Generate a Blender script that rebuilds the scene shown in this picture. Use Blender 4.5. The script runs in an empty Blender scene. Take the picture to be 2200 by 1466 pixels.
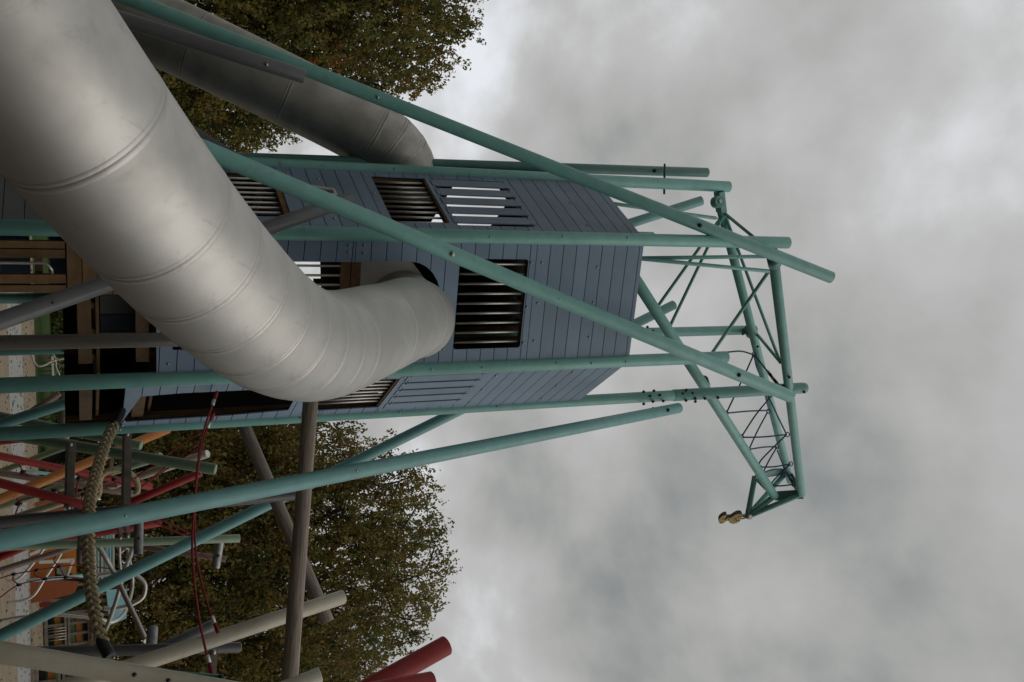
import bpy, math, random
import numpy as np
from mathutils import Vector, Matrix

scene = bpy.context.scene
col = scene.collection
PI = math.pi

# ------------------------------------------------------------------ camera
# The photograph was taken with the camera turned on its side, so world up points to the right of the frame.
CAM_AXES = [[0.02807, -0.999606, 0.0], [-0.41019, -0.011519, -0.911927], [0.911568, 0.025598, -0.410352]]   # rows: world x, y, z expressed in camera axes
cam = bpy.data.cameras.new('camera'); cam_o = bpy.data.objects.new('camera', cam); col.objects.link(cam_o)
cam.sensor_width = 36.0; cam.lens = 36.0 * 2100 / 2200; cam.clip_start = 0.05; cam.clip_end = 3000
mw = Matrix(CAM_AXES).to_4x4(); mw.translation = Vector((0, 0, 1.6)); cam_o.matrix_world = mw
scene.camera = cam_o

# ------------------------------------------------------------------ sky and sun
SUN_EL, SUN_AZ = math.radians(46), math.radians(112)      # azimuth clockwise from +Y: behind and to the right
world = bpy.data.worlds.new('World'); scene.world = world; world.use_nodes = True
nt = world.node_tree; N = nt.nodes; L = nt.links; N.clear()
def wn(t, **k):
    n = N.new(t)
    for a, b in k.items(): setattr(n, a, b)
    return n
out = wn('ShaderNodeOutputWorld'); bg = wn('ShaderNodeBackground'); L.new(bg.outputs[0], out.inputs[0])
sky = wn('ShaderNodeTexSky', sky_type='NISHITA', sun_disc=False, sun_elevation=SUN_EL, sun_rotation=SUN_AZ)
sky_s = wn('ShaderNodeVectorMath', operation='SCALE'); sky_s.inputs['Scale'].default_value = 0.09
L.new(sky.outputs[0], sky_s.inputs[0])
tc = wn('ShaderNodeTexCoord')
sep = wn('ShaderNodeSeparateXYZ'); L.new(tc.outputs['Generated'], sep.inputs[0])
zc = wn('ShaderNodeMath', operation='MAXIMUM'); L.new(sep.outputs['Z'], zc.inputs[0]); zc.inputs[1].default_value = 0.0
za = wn('ShaderNodeMath', operation='ADD'); L.new(zc.outputs[0], za.inputs[0]); za.inputs[1].default_value = 0.34
dv = wn('ShaderNodeCombineXYZ')
for i, a in enumerate('XY'):
    d = wn('ShaderNodeMath', operation='DIVIDE'); L.new(sep.outputs[a], d.inputs[0]); L.new(za.outputs[0], d.inputs[1])
    L.new(d.outputs[0], dv.inputs[i])
mp = wn('ShaderNodeMapping'); L.new(dv.outputs[0], mp.inputs[0]); mp.inputs['Location'].default_value = (8.3, 71.1, 0.4); mp.inputs['Scale'].default_value = (1.0, 0.8, 1)
def noise(scale, detail, rough, dist=0.0, src=mp):
    n = wn('ShaderNodeTexNoise'); n.inputs['Scale'].default_value = scale; n.inputs['Detail'].default_value = detail
    n.inputs['Roughness'].default_value = rough; n.inputs['Distortion'].default_value = dist
    L.new(src.outputs[0], n.inputs['Vector']); return n
n1 = noise(1.5, 4, 0.5, 0.1); n2 = noise(4.4, 7, 0.52, 0.1)
mixn = wn('ShaderNodeMath', operation='MULTIPLY_ADD'); L.new(n2.outputs['Fac'], mixn.inputs[0]); mixn.inputs[1].default_value = 0.40
sc1 = wn('ShaderNodeMath', operation='MULTIPLY'); L.new(n1.outputs['Fac'], sc1.inputs[0]); sc1.inputs[1].default_value = 0.64
L.new(sc1.outputs[0], mixn.inputs[2])
ramp = wn('ShaderNodeValToRGB'); L.new(mixn.outputs[0], ramp.inputs[0])
r = ramp.color_ramp
r.elements[0].position = 0.40; r.elements[0].color = (0.25, 0.265, 0.268, 1)
r.elements[1].position = 0.645; r.elements[1].color = (0.80, 0.825, 0.87, 1)
e = r.elements.new(0.47); e.color = (0.388, 0.394, 0.385, 1)
e = r.elements.new(0.56); e.color = (0.515, 0.52, 0.515, 1)
n3 = noise(0.8, 3, 0.5)
fr = wn('ShaderNodeMapRange'); L.new(n3.outputs['Fac'], fr.inputs[0]); fr.inputs[1].default_value = 0.60; fr.inputs[2].default_value = 0.78; fr.inputs[3].default_value = 1.0; fr.inputs[4].default_value = 0.93
mx = wn('ShaderNodeMix', data_type='RGBA'); L.new(fr.outputs[0], mx.inputs['Factor']); L.new(sky_s.outputs[0], mx.inputs['A']); L.new(ramp.outputs[0], mx.inputs['B'])
L.new(mx.outputs['Result'], bg.inputs['Color']); bg.inputs['Strength'].default_value = 1.0

sun = bpy.data.lights.new('sun', 'SUN'); sun.energy = 0.8; sun.angle = math.radians(60); sun.color = (1.0, 0.95, 0.88)
sun_o = bpy.data.objects.new('sun', sun); col.objects.link(sun_o); sun_o.location = (10, -10, 30)
sd = Vector((math.cos(SUN_EL) * math.sin(SUN_AZ), math.cos(SUN_EL) * math.cos(SUN_AZ), math.sin(SUN_EL)))
sun_o.rotation_euler = sd.to_track_quat('Z', 'Y').to_euler()

scene.view_settings.view_transform = 'Standard'; scene.view_settings.look = 'None'
scene.view_settings.exposure = 0.0; scene.view_settings.gamma = 1.0; scene.view_settings.use_curve_mapping = False
scene.render.engine = 'CYCLES'

# ------------------------------------------------------------------ materials
MATS = {}
def mat(name, c, rough=0.5, metal=0.0, var=0.12, scale=6.0, bump=0.0, bscale=60.0, c2=None, stretch=(1, 1, 1), rand=0.0, spec=0.5, rvar=0.1, dirt=None):
    """procedural surface: two noise-mixed tones, roughness breakup, fine relief"""
    m = bpy.data.materials.new(name); m.use_nodes = True; MATS[name] = m
    t = m.node_tree; p = t.nodes['Principled BSDF']; K = t.links
    tc = t.nodes.new('ShaderNodeTexCoord'); mpn = t.nodes.new('ShaderNodeMapping'); mpn.inputs['Scale'].default_value = stretch
    K.new(tc.outputs['Object'], mpn.inputs[0])
    nz = t.nodes.new('ShaderNodeTexNoise'); nz.inputs['Scale'].default_value = scale; nz.inputs['Detail'].default_value = 6; nz.inputs['Roughness'].default_value = 0.6
    K.new(mpn.outputs[0], nz.inputs['Vector'])
    if c2 is None: c2 = tuple(max(0, v * (1 - 2.2 * var)) for v in c)
    rp = t.nodes.new('ShaderNodeValToRGB'); K.new(nz.outputs['Fac'], rp.inputs[0])
    rp.color_ramp.elements[0].position = 0.32; rp.color_ramp.elements[0].color = (*c2, 1)
    rp.color_ramp.elements[1].position = 0.62; rp.color_ramp.elements[1].color = (*c, 1)
    src = rp.outputs[0]
    if dirt:
        nd = t.nodes.new('ShaderNodeTexNoise'); nd.inputs['Scale'].default_value = dirt[1]; nd.inputs['Detail'].default_value = 8; nd.inputs['Roughness'].default_value = 0.72; nd.inputs['Distortion'].default_value = 0.8
        K.new(mpn.outputs[0], nd.inputs['Vector'])
        mr = t.nodes.new('ShaderNodeMapRange'); K.new(nd.outputs['Fac'], mr.inputs[0]); mr.inputs[1].default_value = 0.56; mr.inputs[2].default_value = 0.74; mr.inputs[4].default_value = dirt[2]
        md = t.nodes.new('ShaderNodeMix'); md.data_type = 'RGBA'; K.new(mr.outputs[0], md.inputs['Factor']); K.new(src, md.inputs['A']); md.inputs['B'].default_value = (*dirt[0], 1)
        src = md.outputs['Result']
    if rand:
        oi = t.nodes.new('ShaderNodeObjectInfo'); hs = t.nodes.new('ShaderNodeHueSaturation'); mr2 = t.nodes.new('ShaderNodeMapRange')
        K.new(oi.outputs['Random'], mr2.inputs[0]); mr2.inputs[3].default_value = 1 - rand; mr2.inputs[4].default_value = 1 + rand
        K.new(mr2.outputs[0], hs.inputs['Value']); K.new(src, hs.inputs['Color']); src = hs.outputs[0]
    K.new(src, p.inputs['Base Color'])
    p.inputs['Metallic'].default_value = metal; p.inputs['Specular IOR Level'].default_value = spec
    rr = t.nodes.new('ShaderNodeMapRange'); K.new(nz.outputs['Fac'], rr.inputs[0]); rr.inputs[3].default_value = min(1, rough + rvar); rr.inputs[4].default_value = max(0.02, rough - rvar)
    K.new(rr.outputs[0], p.inputs['Roughness'])
    if bump:
        nb = t.nodes.new('ShaderNodeTexNoise'); nb.inputs['Scale'].default_value = bscale; nb.inputs['Detail'].default_value = 4
        K.new(mpn.outputs[0], nb.inputs['Vector'])
        bp = t.nodes.new('ShaderNodeBump'); bp.inputs['Strength'].default_value = bump; bp.inputs['Distance'].default_value = 0.01
        K.new(nb.outputs['Fac'], bp.inputs['Height']); K.new(bp.outputs[0], p.inputs['Normal'])
    return m
def paint(name, c, rough=0.42, **k):
    k.setdefault('var', 0.06); k.setdefault('dirt', (tuple(v * 0.5 + 0.035 for v in c), 4.0, 0.6))
    return mat(name, c, rough, bump=0.03, bscale=140, spec=0.4, **k)
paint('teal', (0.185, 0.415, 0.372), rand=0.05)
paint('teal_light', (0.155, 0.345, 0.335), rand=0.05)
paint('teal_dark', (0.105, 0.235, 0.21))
paint('grey', (0.105, 0.107, 0.11))
paint('dark_grey', (0.045, 0.044, 0.042))
paint('cream', (0.46, 0.42, 0.32))
paint('red', (0.25, 0.012, 0.009), 0.62)
paint('orange', (0.44, 0.145, 0.016))
paint('pale_green', (0.235, 0.32, 0.205))
paint('sage', (0.125, 0.175, 0.105))
paint('brown', (0.13, 0.08, 0.06))
paint('sky_blue', (0.28, 0.55, 0.62))
paint('green', (0.02, 0.16, 0.06))
paint('rust_orange', (0.29, 0.075, 0.02))
paint('brown_steel', (0.085, 0.075, 0.062))
paint('yellow_ochre', (0.60, 0.40, 0.12))
paint('white_paint', (0.62, 0.60, 0.54))
mat('slate', (0.185, 0.262, 0.355), 0.42, var=0.06, scale=2.5, rand=0.08, bump=0.02, bscale=200, dirt=((0.135, 0.185, 0.24), 2.4, 0.6))
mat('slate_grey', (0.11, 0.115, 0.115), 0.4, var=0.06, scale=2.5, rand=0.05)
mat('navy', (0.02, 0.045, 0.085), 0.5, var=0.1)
mat('groove', (0.012, 0.010, 0.009), 0.9)
mat('steel', (0.52, 0.505, 0.475), 0.54, 1.0, var=0.10, scale=1.6, bump=0.02, bscale=9, dirt=((0.29, 0.28, 0.255), 4.5, 0.6), rvar=0.09)
mat('steel_worn', (0.46, 0.45, 0.43), 0.45, 1.0, var=0.16, scale=2.2, bump=0.02, bscale=30, dirt=((0.24, 0.23, 0.21), 3.0, 0.5), rvar=0.08)
mat('steel_dull', (0.50, 0.475, 0.43), 0.58, 1.0, var=0.14, scale=2.2, bump=0.02, bscale=30, dirt=((0.2, 0.19, 0.17), 3.0, 0.5), rvar=0.06)
mat('steel_bar', (0.50, 0.475, 0.43), 0.48, 1.0, var=0.1, scale=5)
mat('galvanised', (0.34, 0.34, 0.33), 0.55, 0.9, var=0.2, scale=9)
mat('bolt_black', (0.01, 0.01, 0.01), 0.4)
mat('bolt_steel', (0.45, 0.43, 0.40), 0.35, 0.9)
mat('pine', (0.165, 0.09, 0.03), 0.7, var=0.2, scale=5, c2=(0.085, 0.045, 0.016), stretch=(1, 1, 1), bump=0.1, rand=0.18)
mat('pine_dark', (0.11, 0.062, 0.025), 0.75, var=0.2, scale=5, bump=0.1, rand=0.15)
mat('log_wood', (0.31, 0.255, 0.205), 0.8, var=0.2, scale=7, c2=(0.14, 0.112, 0.095), stretch=(8, 8, 0.5), bump=0.25, bscale=14)
mat('weathered', (0.20, 0.165, 0.13), 0.8, var=0.2, scale=6, c2=(0.11, 0.09, 0.07), bump=0.12)
mat('rope_hemp', (0.46, 0.385, 0.235), 0.95, var=0.2, scale=30, c2=(0.20, 0.16, 0.095), bump=0.5, bscale=260)
mat('rope_red', (0.28, 0.022, 0.026), 0.8, var=0.2, scale=40, bump=0.5, bscale=300)
mat('rope_blue', (0.03, 0.075, 0.16), 0.7, var=0.2, scale=40, bump=0.4, bscale=300)
mat('black_wrap', (0.012, 0.012, 0.014), 0.5, var=0.2, bump=0.3, bscale=60)
mat('ferrule', (0.75, 0.74, 0.72), 0.35, 0.6)
mat('hook_wood', (0.62, 0.42, 0.16), 0.55, var=0.12, scale=8)
mat('hook_edge', (0.05, 0.03, 0.02), 0.7)
mat('bark', (0.07, 0.055, 0.042), 0.9, var=0.25, scale=12, bump=0.5, bscale=20)
mat('sand', (0.26, 0.213, 0.152), 0.95, var=0.12, scale=1.4, c2=(0.21, 0.17, 0.118), bump=0.3, bscale=40, dirt=((0.15, 0.095, 0.055), 5.0, 0.6), spec=0.08)
mat('path', (0.28, 0.278, 0.262), 0.9, var=0.08, scale=2, bump=0.15, bscale=60, dirt=((0.30, 0.26, 0.2), 3, 0.4))
mat('added_mulch', (0.06, 0.043, 0.03), 0.95, var=0.3, scale=18, c2=(0.03, 0.021, 0.015), bump=1.0, bscale=30)  # for the added ground out of view; dark to weaken bounce light
mat('grass', (0.04, 0.07, 0.018), 0.95, var=0.2, scale=0.9, c2=(0.026, 0.046, 0.011), bump=0.6, bscale=30, spec=0.02)
mat('dead_leaf', (0.17, 0.085, 0.035), 0.85, var=0.3, scale=2, c2=(0.07, 0.035, 0.018))
def leaf_mat(name, c):
    m = mat(name, c, 0.8, var=0.16, scale=0.6, spec=0.12)
    t = m.node_tree; p = t.nodes['Principled BSDF']; o = t.nodes['Material Output']
    tr = t.nodes.new('ShaderNodeBsdfTranslucent'); ms = t.nodes.new('ShaderNodeMixShader'); ms.inputs[0].default_value = 0.35
    t.links.new(p.inputs['Base Color'].links[0].from_socket, tr.inputs[0])
    t.links.new(p.outputs[0], ms.inputs[1]); t.links.new(tr.outputs[0], ms.inputs[2]); t.links.new(ms.outputs[0], o.inputs[0])
leaf_mat('leaf_olive', (0.25, 0.21, 0.06)); leaf_mat('leaf_green', (0.15, 0.165, 0.045)); leaf_mat('leaf_brown', (0.28, 0.19, 0.07)); leaf_mat('leaf_rust', (0.32, 0.155, 0.04)); leaf_mat('leaf_dark', (0.085, 0.095, 0.03))

# ------------------------------------------------------------------ geometry helpers
def V(p): return np.array(p, float)
def unit(v): return v / max(1e-9, np.linalg.norm(v))
class MB:
    """collects polygons; build() links them as one mesh object"""
    def __init__(s): s.v = []; s.f = []; s.sm = []; s.mi = []
    def add(s, vs, fs, smooth=False, mi=0):
        o = len(s.v); s.v += [tuple(map(float, p)) for p in vs]; s.f += [tuple(i + o for i in f) for f in fs]
        if isinstance(smooth, bool): smooth = [smooth] * len(fs)
        s.sm += smooth; s.mi += [mi] * len(fs); return s
    def tube(s, pts, r, n=20, caps=True, cap_mi=None, mi=0, bevel=0.0, closed=False, dome=0.0):
        P_ = [V(p) for p in pts]; R = [r] * len(P_) if np.isscalar(r) else list(r)
        if bevel and len(P_) >= 2:
            d0 = unit(P_[1] - P_[0]); d1 = unit(P_[-1] - P_[-2])
            P_ = [P_[0], P_[0] + d0 * bevel] + P_[1:-1] + [P_[-1] - d1 * bevel, P_[-1]]
            R = [R[0] - bevel, R[0]] + R[1:-1] + [R[-1], R[-1] - bevel]
        if dome and len(P_) >= 2:
            d1 = unit(P_[-1] - P_[-2]); P_ += [P_[-1] + d1 * dome]; R += [R[-1] * 0.25]
        m = len(P_); fr = None; vs = []
        for i in range(m):
            if closed: t = unit(P_[(i + 1) % m] - P_[i - 1])
            else: t = unit(P_[min(i + 1, m - 1)] - P_[max(i - 1, 0)])
            if fr is None:
                a = V((0, 0, 1)) if abs(t[2]) < 0.9 else V((1, 0, 0))
                fr = unit(np.cross(t, a))
            fr = unit(fr - t * (fr @ t)); b = np.cross(t, fr)
            for k in range(n):
                an = 2 * PI * k / n
                vs.append(P_[i] + R[i] * (math.cos(an) * fr + math.sin(an) * b))
        fs = []; sm = []
        for i in range(m if closed else m - 1):
            j = (i + 1) % m
            for k in range(n):
                fs.append((i * n + k, i * n + (k + 1) % n, j * n + (k + 1) % n, j * n + k)); sm.append(True)
        s.add(vs, fs, sm, mi)
        if caps and not closed:
            o = len(s.v) - m * n
            for fc in (tuple(o + k for k in range(n))[::-1], tuple(o + (m - 1) * n + k for k in range(n))):
                s.f.append(fc); s.sm.append(False); s.mi.append(mi if cap_mi is None else cap_mi)
        return s
    def box(s, c, ax, h, mi=0):
        c = V(c); X, Y, Z = (unit(V(a)) * q for a, q in zip(ax, h))
        vs = [c + i * X + j * Y + k * Z for i in (-1, 1) for j in (-1, 1) for k in (-1, 1)]
        return s.add(vs, [(0, 1, 3, 2), (4, 6, 7, 5), (0, 4, 5, 1), (2, 3, 7, 6), (0, 2, 6, 4), (1, 5, 7, 3)], False, mi)
    def beam(s, p, q, w, h, up=(0, 0, 1), mi=0):
        p, q = V(p), V(q); d = q - p; u = V(up); y = unit(np.cross(u, d)); z = unit(np.cross(d, y))
        return s.box((p + q) / 2, (d, y, z), (np.linalg.norm(d) / 2, w / 2, h / 2), mi)
    def prism(s, poly, depth, mi=0, side_mi=None):
        """poly: list of 3D points (planar); depth: 3D offset vector"""
        a = [V(p) for p in poly]; d = V(depth); n = len(a)
        s.add(a + [p + d for p in a], [tuple(range(n))[::-1], tuple(range(n, 2 * n))], False, mi)
        o = len(s.v) - 2 * n
        for i in range(n):
            j = (i + 1) % n; s.f.append((o + i, o + j, o + n + j, o + n + i)); s.sm.append(False); s.mi.append(mi if side_mi is None else side_mi)
        return s
    def ball(s, c, r, n=8, mi=0, sq=(1, 1, 1)):
        vs = []; fs = []
        m = n // 2
        for i in range(m + 1):
            th = PI * i / m
            for k in range(n):
                ph = 2 * PI * k / n
                vs.append(V(c) + r * V((math.sin(th) * math.cos(ph) * sq[0], math.sin(th) * math.sin(ph) * sq[1], math.cos(th) * sq[2])))
        for i in range(m):
            for k in range(n): fs.append((i * n + k, (i + 1) * n + k, (i + 1) * n + (k + 1) % n, i * n + (k + 1) % n))
        return s.add(vs, fs, True, mi)
    def build(s, name, mats, parent=None, origin=None):
        me = bpy.data.meshes.new(name)
        o = V(origin) if origin is not None else V((0, 0, 0))
        vs = (np.array(s.v) - o).tolist()
        me.from_pydata(vs, [], s.f)
        for m in ([mats] if isinstance(mats, str) else mats): me.materials.append(MATS[m])
        me.polygons.foreach_set('use_smooth', s.sm); me.polygons.foreach_set('material_index', s.mi); me.update()
        ob = bpy.data.objects.new(name, me); col.objects.link(ob); ob.location = o
        if parent is not None: attach(ob, parent)
        return ob
LOCW = {}
def attach(ob, parent):
    """child of a parent that is only translated in the world"""
    w = V(ob.location); ob.parent = parent
    base = V((0, 0, 0)); q = parent
    while q is not None: base = base + V(q.location); q = q.parent
    ob.location = w - base
def tag(o, label=None, cat=None, group=None, kind=None):
    if label: o['label'] = label
    if cat: o['category'] = cat
    if group: o['group'] = group
    if kind: o['kind'] = kind
    return o
def empty(name, loc, label=None, cat=None, group=None, parent=None):
    o = bpy.data.objects.new(name, None); o.empty_display_size = 0.2; col.objects.link(o); o.location = loc
    if parent is not None: attach(o, parent)
    return tag(o, label, cat, group)
def catmull(pts, m=10):
    p = [V(q) for q in pts]; p = [2 * p[0] - p[1]] + p + [2 * p[-1] - p[-2]]; o = []
    for i in range(1, len(p) - 2):
        for t in np.linspace(0, 1, m, endpoint=False):
            a, b, c, d = p[i - 1], p[i], p[i + 1], p[i + 2]
            o.append(.5 * ((2 * b) + (-a + c) * t + (2 * a - 5 * b + 4 * c - d) * t * t + (-a + 3 * b - 3 * c + d) * t ** 3))
    o.append(p[-2]); return o
def to_ground(p0, p1, z=-0.05):
    """extend the line p1->p0 down until it meets the ground"""
    a, b = V(p0), V(p1); t = (z - b[2]) / (a[2] - b[2]); return b + (a - b) * t
def bolt(mb, p, n, r=0.022, h=0.02, mi=0):
    n = unit(V(n)); p = V(p); mb.tube([p - n * 0.005, p + n * h, p + n * (h + r * 0.5)], [r, r, r * 0.4], 8, mi=mi)
rng = random.Random(5)

# ------------------------------------------------------------------ ground
def sheet(name, m, poly, z, kind='structure'):
    mb = MB(); mb.add([(x, y, z) for x, y in poly], [tuple(range(len(poly)))])
    o = mb.build(name, m); tag(o, kind=kind); return o
sheet('ground', 'grass', [(-900, -900), (900, -900), (900, 1500), (-900, 1500)], 0.0)
wob = random.Random(3)
far = [(x, 51 + wob.uniform(-.5, .5)) for x in range(60, -41, -4)]
sheet('sand_area', 'sand', [(-40, -20), (60, -20)] + far, 0.004)
sheet('added_mulch_bed', 'added_mulch', [(-22, -18), (26, -18), (26, 15), (19, 19.5), (4, 21), (-10, 20), (-22, 17)], 0.008)  # unseen dark ground, added to cut the light bouncing up from below
sheet('path', 'path', [(-40, 29.6), (60, 30.4), (60, 38.6), (-40, 37.6)], 0.008)
r2 = np.random.default_rng(11)
nl = 5200
cx_ = r2.uniform(-14, 26, nl); cy_ = 7 + 43 * r2.random(nl) ** 0.8; an = r2.uniform(0, 2 * PI, nl); sz = r2.uniform(0.025, 0.075, nl)
mb = MB(); vs = []; fs = []
for i in range(nl):
    c, s_ = math.cos(an[i]) * sz[i], math.sin(an[i]) * sz[i]
    o = len(vs); h = r2.uniform(0.002, 0.05)
    vs += [(cx_[i] - c, cy_[i] - s_, 0.013), (cx_[i] + s_ * .6, cy_[i] - c * .6, 0.013 + h), (cx_[i] + c, cy_[i] + s_, 0.014 + h * .4), (cx_[i] - s_ * .6, cy_[i] + c * .6, 0.013 + h * .7)]
    fs.append((o, o + 1, o + 2, o + 3))
mb.add(vs, fs); tag(mb.build('fallen_leaves', 'dead_leaf'), 'brown fallen leaves scattered over the sand', 'fallen leaves', kind='stuff')

# ------------------------------------------------------------------ play tower
POSTS = dict(A=(-1.223, 10.5), B=(0.30, 10.965), C=(-2.165, 11.706), D=(0.885, 12.41), E=(-0.075, 13.64), F=(-1.58, 13.15))
TOPZ = dict(A=(-1.21, 10.504, 10.449)[2], B=(0.304, 10.966, 9.73)[2], C=(-2.111, 11.637, 10.409)[2], D=(0.881, 12.41, 12.331)[2], E=(-0.051, 13.64, 12.332)[2], F=10.0)
tower = empty('play_tower', (-0.65, 12.0, 0), 'tall six-sided play tower of teal posts clad in slate-blue boards', 'play tower')
PR = 0.08
for k, (x, y) in POSTS.items():
    mb = MB(); zt = TOPZ[k]
    mb.tube([(x, y, -0.05), (x, y, 3.0), (x, y, 6.0), (x, y, zt)], PR, 28, caps=True, dome=0.045)
    mb.build('post', 'teal', tower, (x, y, 0))
wood_stud = 0.045

def halfplane(poly, a, b, c, keep):
    """clip polygon by a*u+b*z+c >= 0 (keep=1) or <= 0 (keep=-1)"""
    o = []; n = len(poly)
    for i in range(n):
        p, q = poly[i], poly[(i + 1) % n]
        dp = keep * (a * p[0] + b * p[1] + c); dq = keep * (a * q[0] + b * q[1] + c)
        if dp >= 0: o.append(p)
        if (dp > 0 and dq < 0) or (dp < 0 and dq > 0):
            t = dp / (dp - dq); o.append((p[0] + t * (q[0] - p[0]), p[1] + t * (q[1] - p[1])))
    return o
def area(p): return abs(sum(p[i][0] * p[(i + 1) % len(p)][1] - p[(i + 1) % len(p)][0] * p[i][1] for i in range(len(p)))) / 2
def subtract(poly, hole):
    """convex polygon minus convex hole -> list of convex pieces"""
    ar = sum(hole[i][0] * hole[(i + 1) % len(hole)][1] - hole[(i + 1) % len(hole)][0] * hole[i][1] for i in range(len(hole)))
    h = hole if ar > 0 else hole[::-1]; res = []; cur = poly
    for i in range(len(h)):
        p, q = h[i], h[(i + 1) % len(h)]
        a, b = -(q[1] - p[1]), q[0] - p[0]; c = -(a * p[0] + b * p[1])      # inside: >= 0
        outp = halfplane(cur, a, b, c, -1)
        if len(outp) >= 3 and area(outp) > 1e-5: res.append(outp)
        cur = halfplane(cur, a, b, c, 1)
        if len(cur) < 3 or area(cur) < 1e-6: break
    return res
def wall(fa, fb, sections, holes, bars=(), slats=(), rails=(), bolts=(), name='wall', zpitch=0.178, m='slate'):
    """boarded wall between two posts. u runs from post fa to post fb."""
    a, b = V((*POSTS[fa], 0)), V((*POSTS[fb], 0)); d = unit(b - a); Lw = np.linalg.norm(b - a)
    cen = V((-0.65, 12.0, 0)); n = V((d[1], -d[0], 0))
    if n @ (a - cen) < 0: n = -n
    def W(u, z, off=0.0): return a + d * u + n * off + V((0, 0, z))
    u0, u1 = 0.055, Lw - 0.055
    fr = MB()                                              # timber frame behind the boards
    zlo = min(s[0] for s in sections); zhi = max(s[1] for s in sections)
    for u in (0.13, Lw - 0.13): fr.box(W(u, (zlo + zhi) / 2, -0.045), (d, n, (0, 0, 1)), (0.04, 0.028, (zhi - zlo) / 2 - 0.02))
    for (ra, rb, z0, z1, off) in rails: fr.box(W((ra + rb) / 2, (z0 + z1) / 2, off), (d, n, (0, 0, 1)), ((rb - ra) / 2, 0.035, (z1 - z0) / 2))
    wo = fr.build(name, 'pine', tower, tuple(a))
    gap = 0.0045
    for (s0, s1, tilt) in sections:
        k = 0; z = s0 - abs(tilt) * Lw
        while z < s1 + abs(tilt) * Lw:
            quad = [(u0, z + gap + tilt * u0), (u1, z + gap + tilt * u1), (u1, z + zpitch - gap + tilt * u1), (u0, z + zpitch - gap + tilt * u0)]
            quad = halfplane(quad, 0, 1, -(s0 + 0.003), 1); quad = halfplane(quad, 0, 1, -(s1 - 0.003), -1) if quad else quad
            z += zpitch
            if len(quad) < 3 or area(quad) < 2e-4: continue
            pieces = [quad]
            for h in holes:
                pieces = [q for p in pieces for q in subtract(p, h)]
            for grp in split_groups(pieces):
                mb = MB()
                for p in grp: mb.prism([W(u, zz, 0.004) for u, zz in p], n * 0.013)
                mb.build('board', m, wo, W(*grp[0][0]))
        bk = MB()                                          # thin dark sheet behind the joints
        full = [(u0, s0 + .004), (u1, s0 + .004), (u1, s1 - .004), (u0, s1 - .004)]; pc = [full]
        for h in holes: pc = [q for p in pc for q in subtract(p, h)]
        for p in pc: bk.prism([W(u, zz, -0.012) for u, zz in p], n * 0.012)
        bk.build('backing_sheet', 'groove', wo, W(u0, s0))
    for (bu0, bu1, z0, z1, cnt) in bars:
        for i in range(cnt):
            u = bu0 + (bu1 - bu0) * (i + 0.5) / cnt
            mb = MB(); mb.tube([W(u, z0, -0.03), W(u, z1, -0.03)], 0.0145, 10); mb.build('bar', 'steel_bar', wo, W(u, z0))
    bb = MB()
    for (su0, su1, z0, z1, cnt, frac) in slats:
        w = (su1 - su0) / cnt
        for i in range(cnt):
            uc = su0 + w * (i + 0.5); hw = w * frac / 2
            mb = MB(); mb.prism([W(uc - hw, z0, 0.012), W(uc + hw, z0, 0.012), W(uc + hw, z1, 0.012), W(uc - hw, z1, 0.012)], n * 0.014)
            mb.build('slat', m, wo, W(uc, z0))
            for zz in (z0 + 0.05, z1 - 0.05):
                for du in (-hw * .75, hw * .75): bolt(bb, W(uc + du, zz, 0.026), n, 0.011, 0.006)
    for (u, z) in bolts: bolt(bb, W(u, z, 0.017), n, 0.015, 0.008)
    if bb.v: tag(bb.build('bolt_heads', 'bolt_steel', wo, W(u0, zlo)), kind='stuff')
    return wo
def split_groups(pieces):
    """join pieces that touch into one board piece"""
    groups = []
    def touch(p, q):
        for i in range(len(p)):
            for j in range(len(q)):
                a1, a2, b1, b2 = V(p[i]), V(p[(i + 1) % len(p)]), V(q[j]), V(q[(j + 1) % len(q)])
                dd = a2 - a1; Ld = np.linalg.norm(dd)
                if Ld < 1e-6: continue
                dd /= Ld; nn = V((-dd[1], dd[0]))
                if abs((b1 - a1) @ nn) < 1e-4 and abs((b2 - a1) @ nn) < 1e-4:
                    s, e_ = sorted(((b1 - a1) @ dd, (b2 - a1) @ dd))
                    if min(e_, Ld) - max(s, 0) > 1e-3: return True
        return False
    left = list(pieces)
    while left:
        g = [left.pop()]; ch = True
        while ch:
            ch = False
            for q in list(left):
                if any(touch(p, q) for p in g): g.append(q); left.remove(q); ch = True
        groups.append(g)
    return groups
def rect(u0, u1, z0, z1, r=0.03):
    o = []
    for (cx, cz, a0) in ((u1 - r, z1 - r, 0), (u0 + r, z1 - r, 90), (u0 + r, z0 + r, 180), (u1 - r, z0 + r, 270)):
        for k in range(4):
            t = math.radians(a0 + 30 * k); o.append((cx + r * math.cos(t), cz + r * math.sin(t)))
    return o
ZT = 8.18; ZB = 2.40; ZJ1 = 4.48; ZJ2 = 6.70
LAB = 1.592; LCA = 1.529; LBD = 1.559
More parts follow.
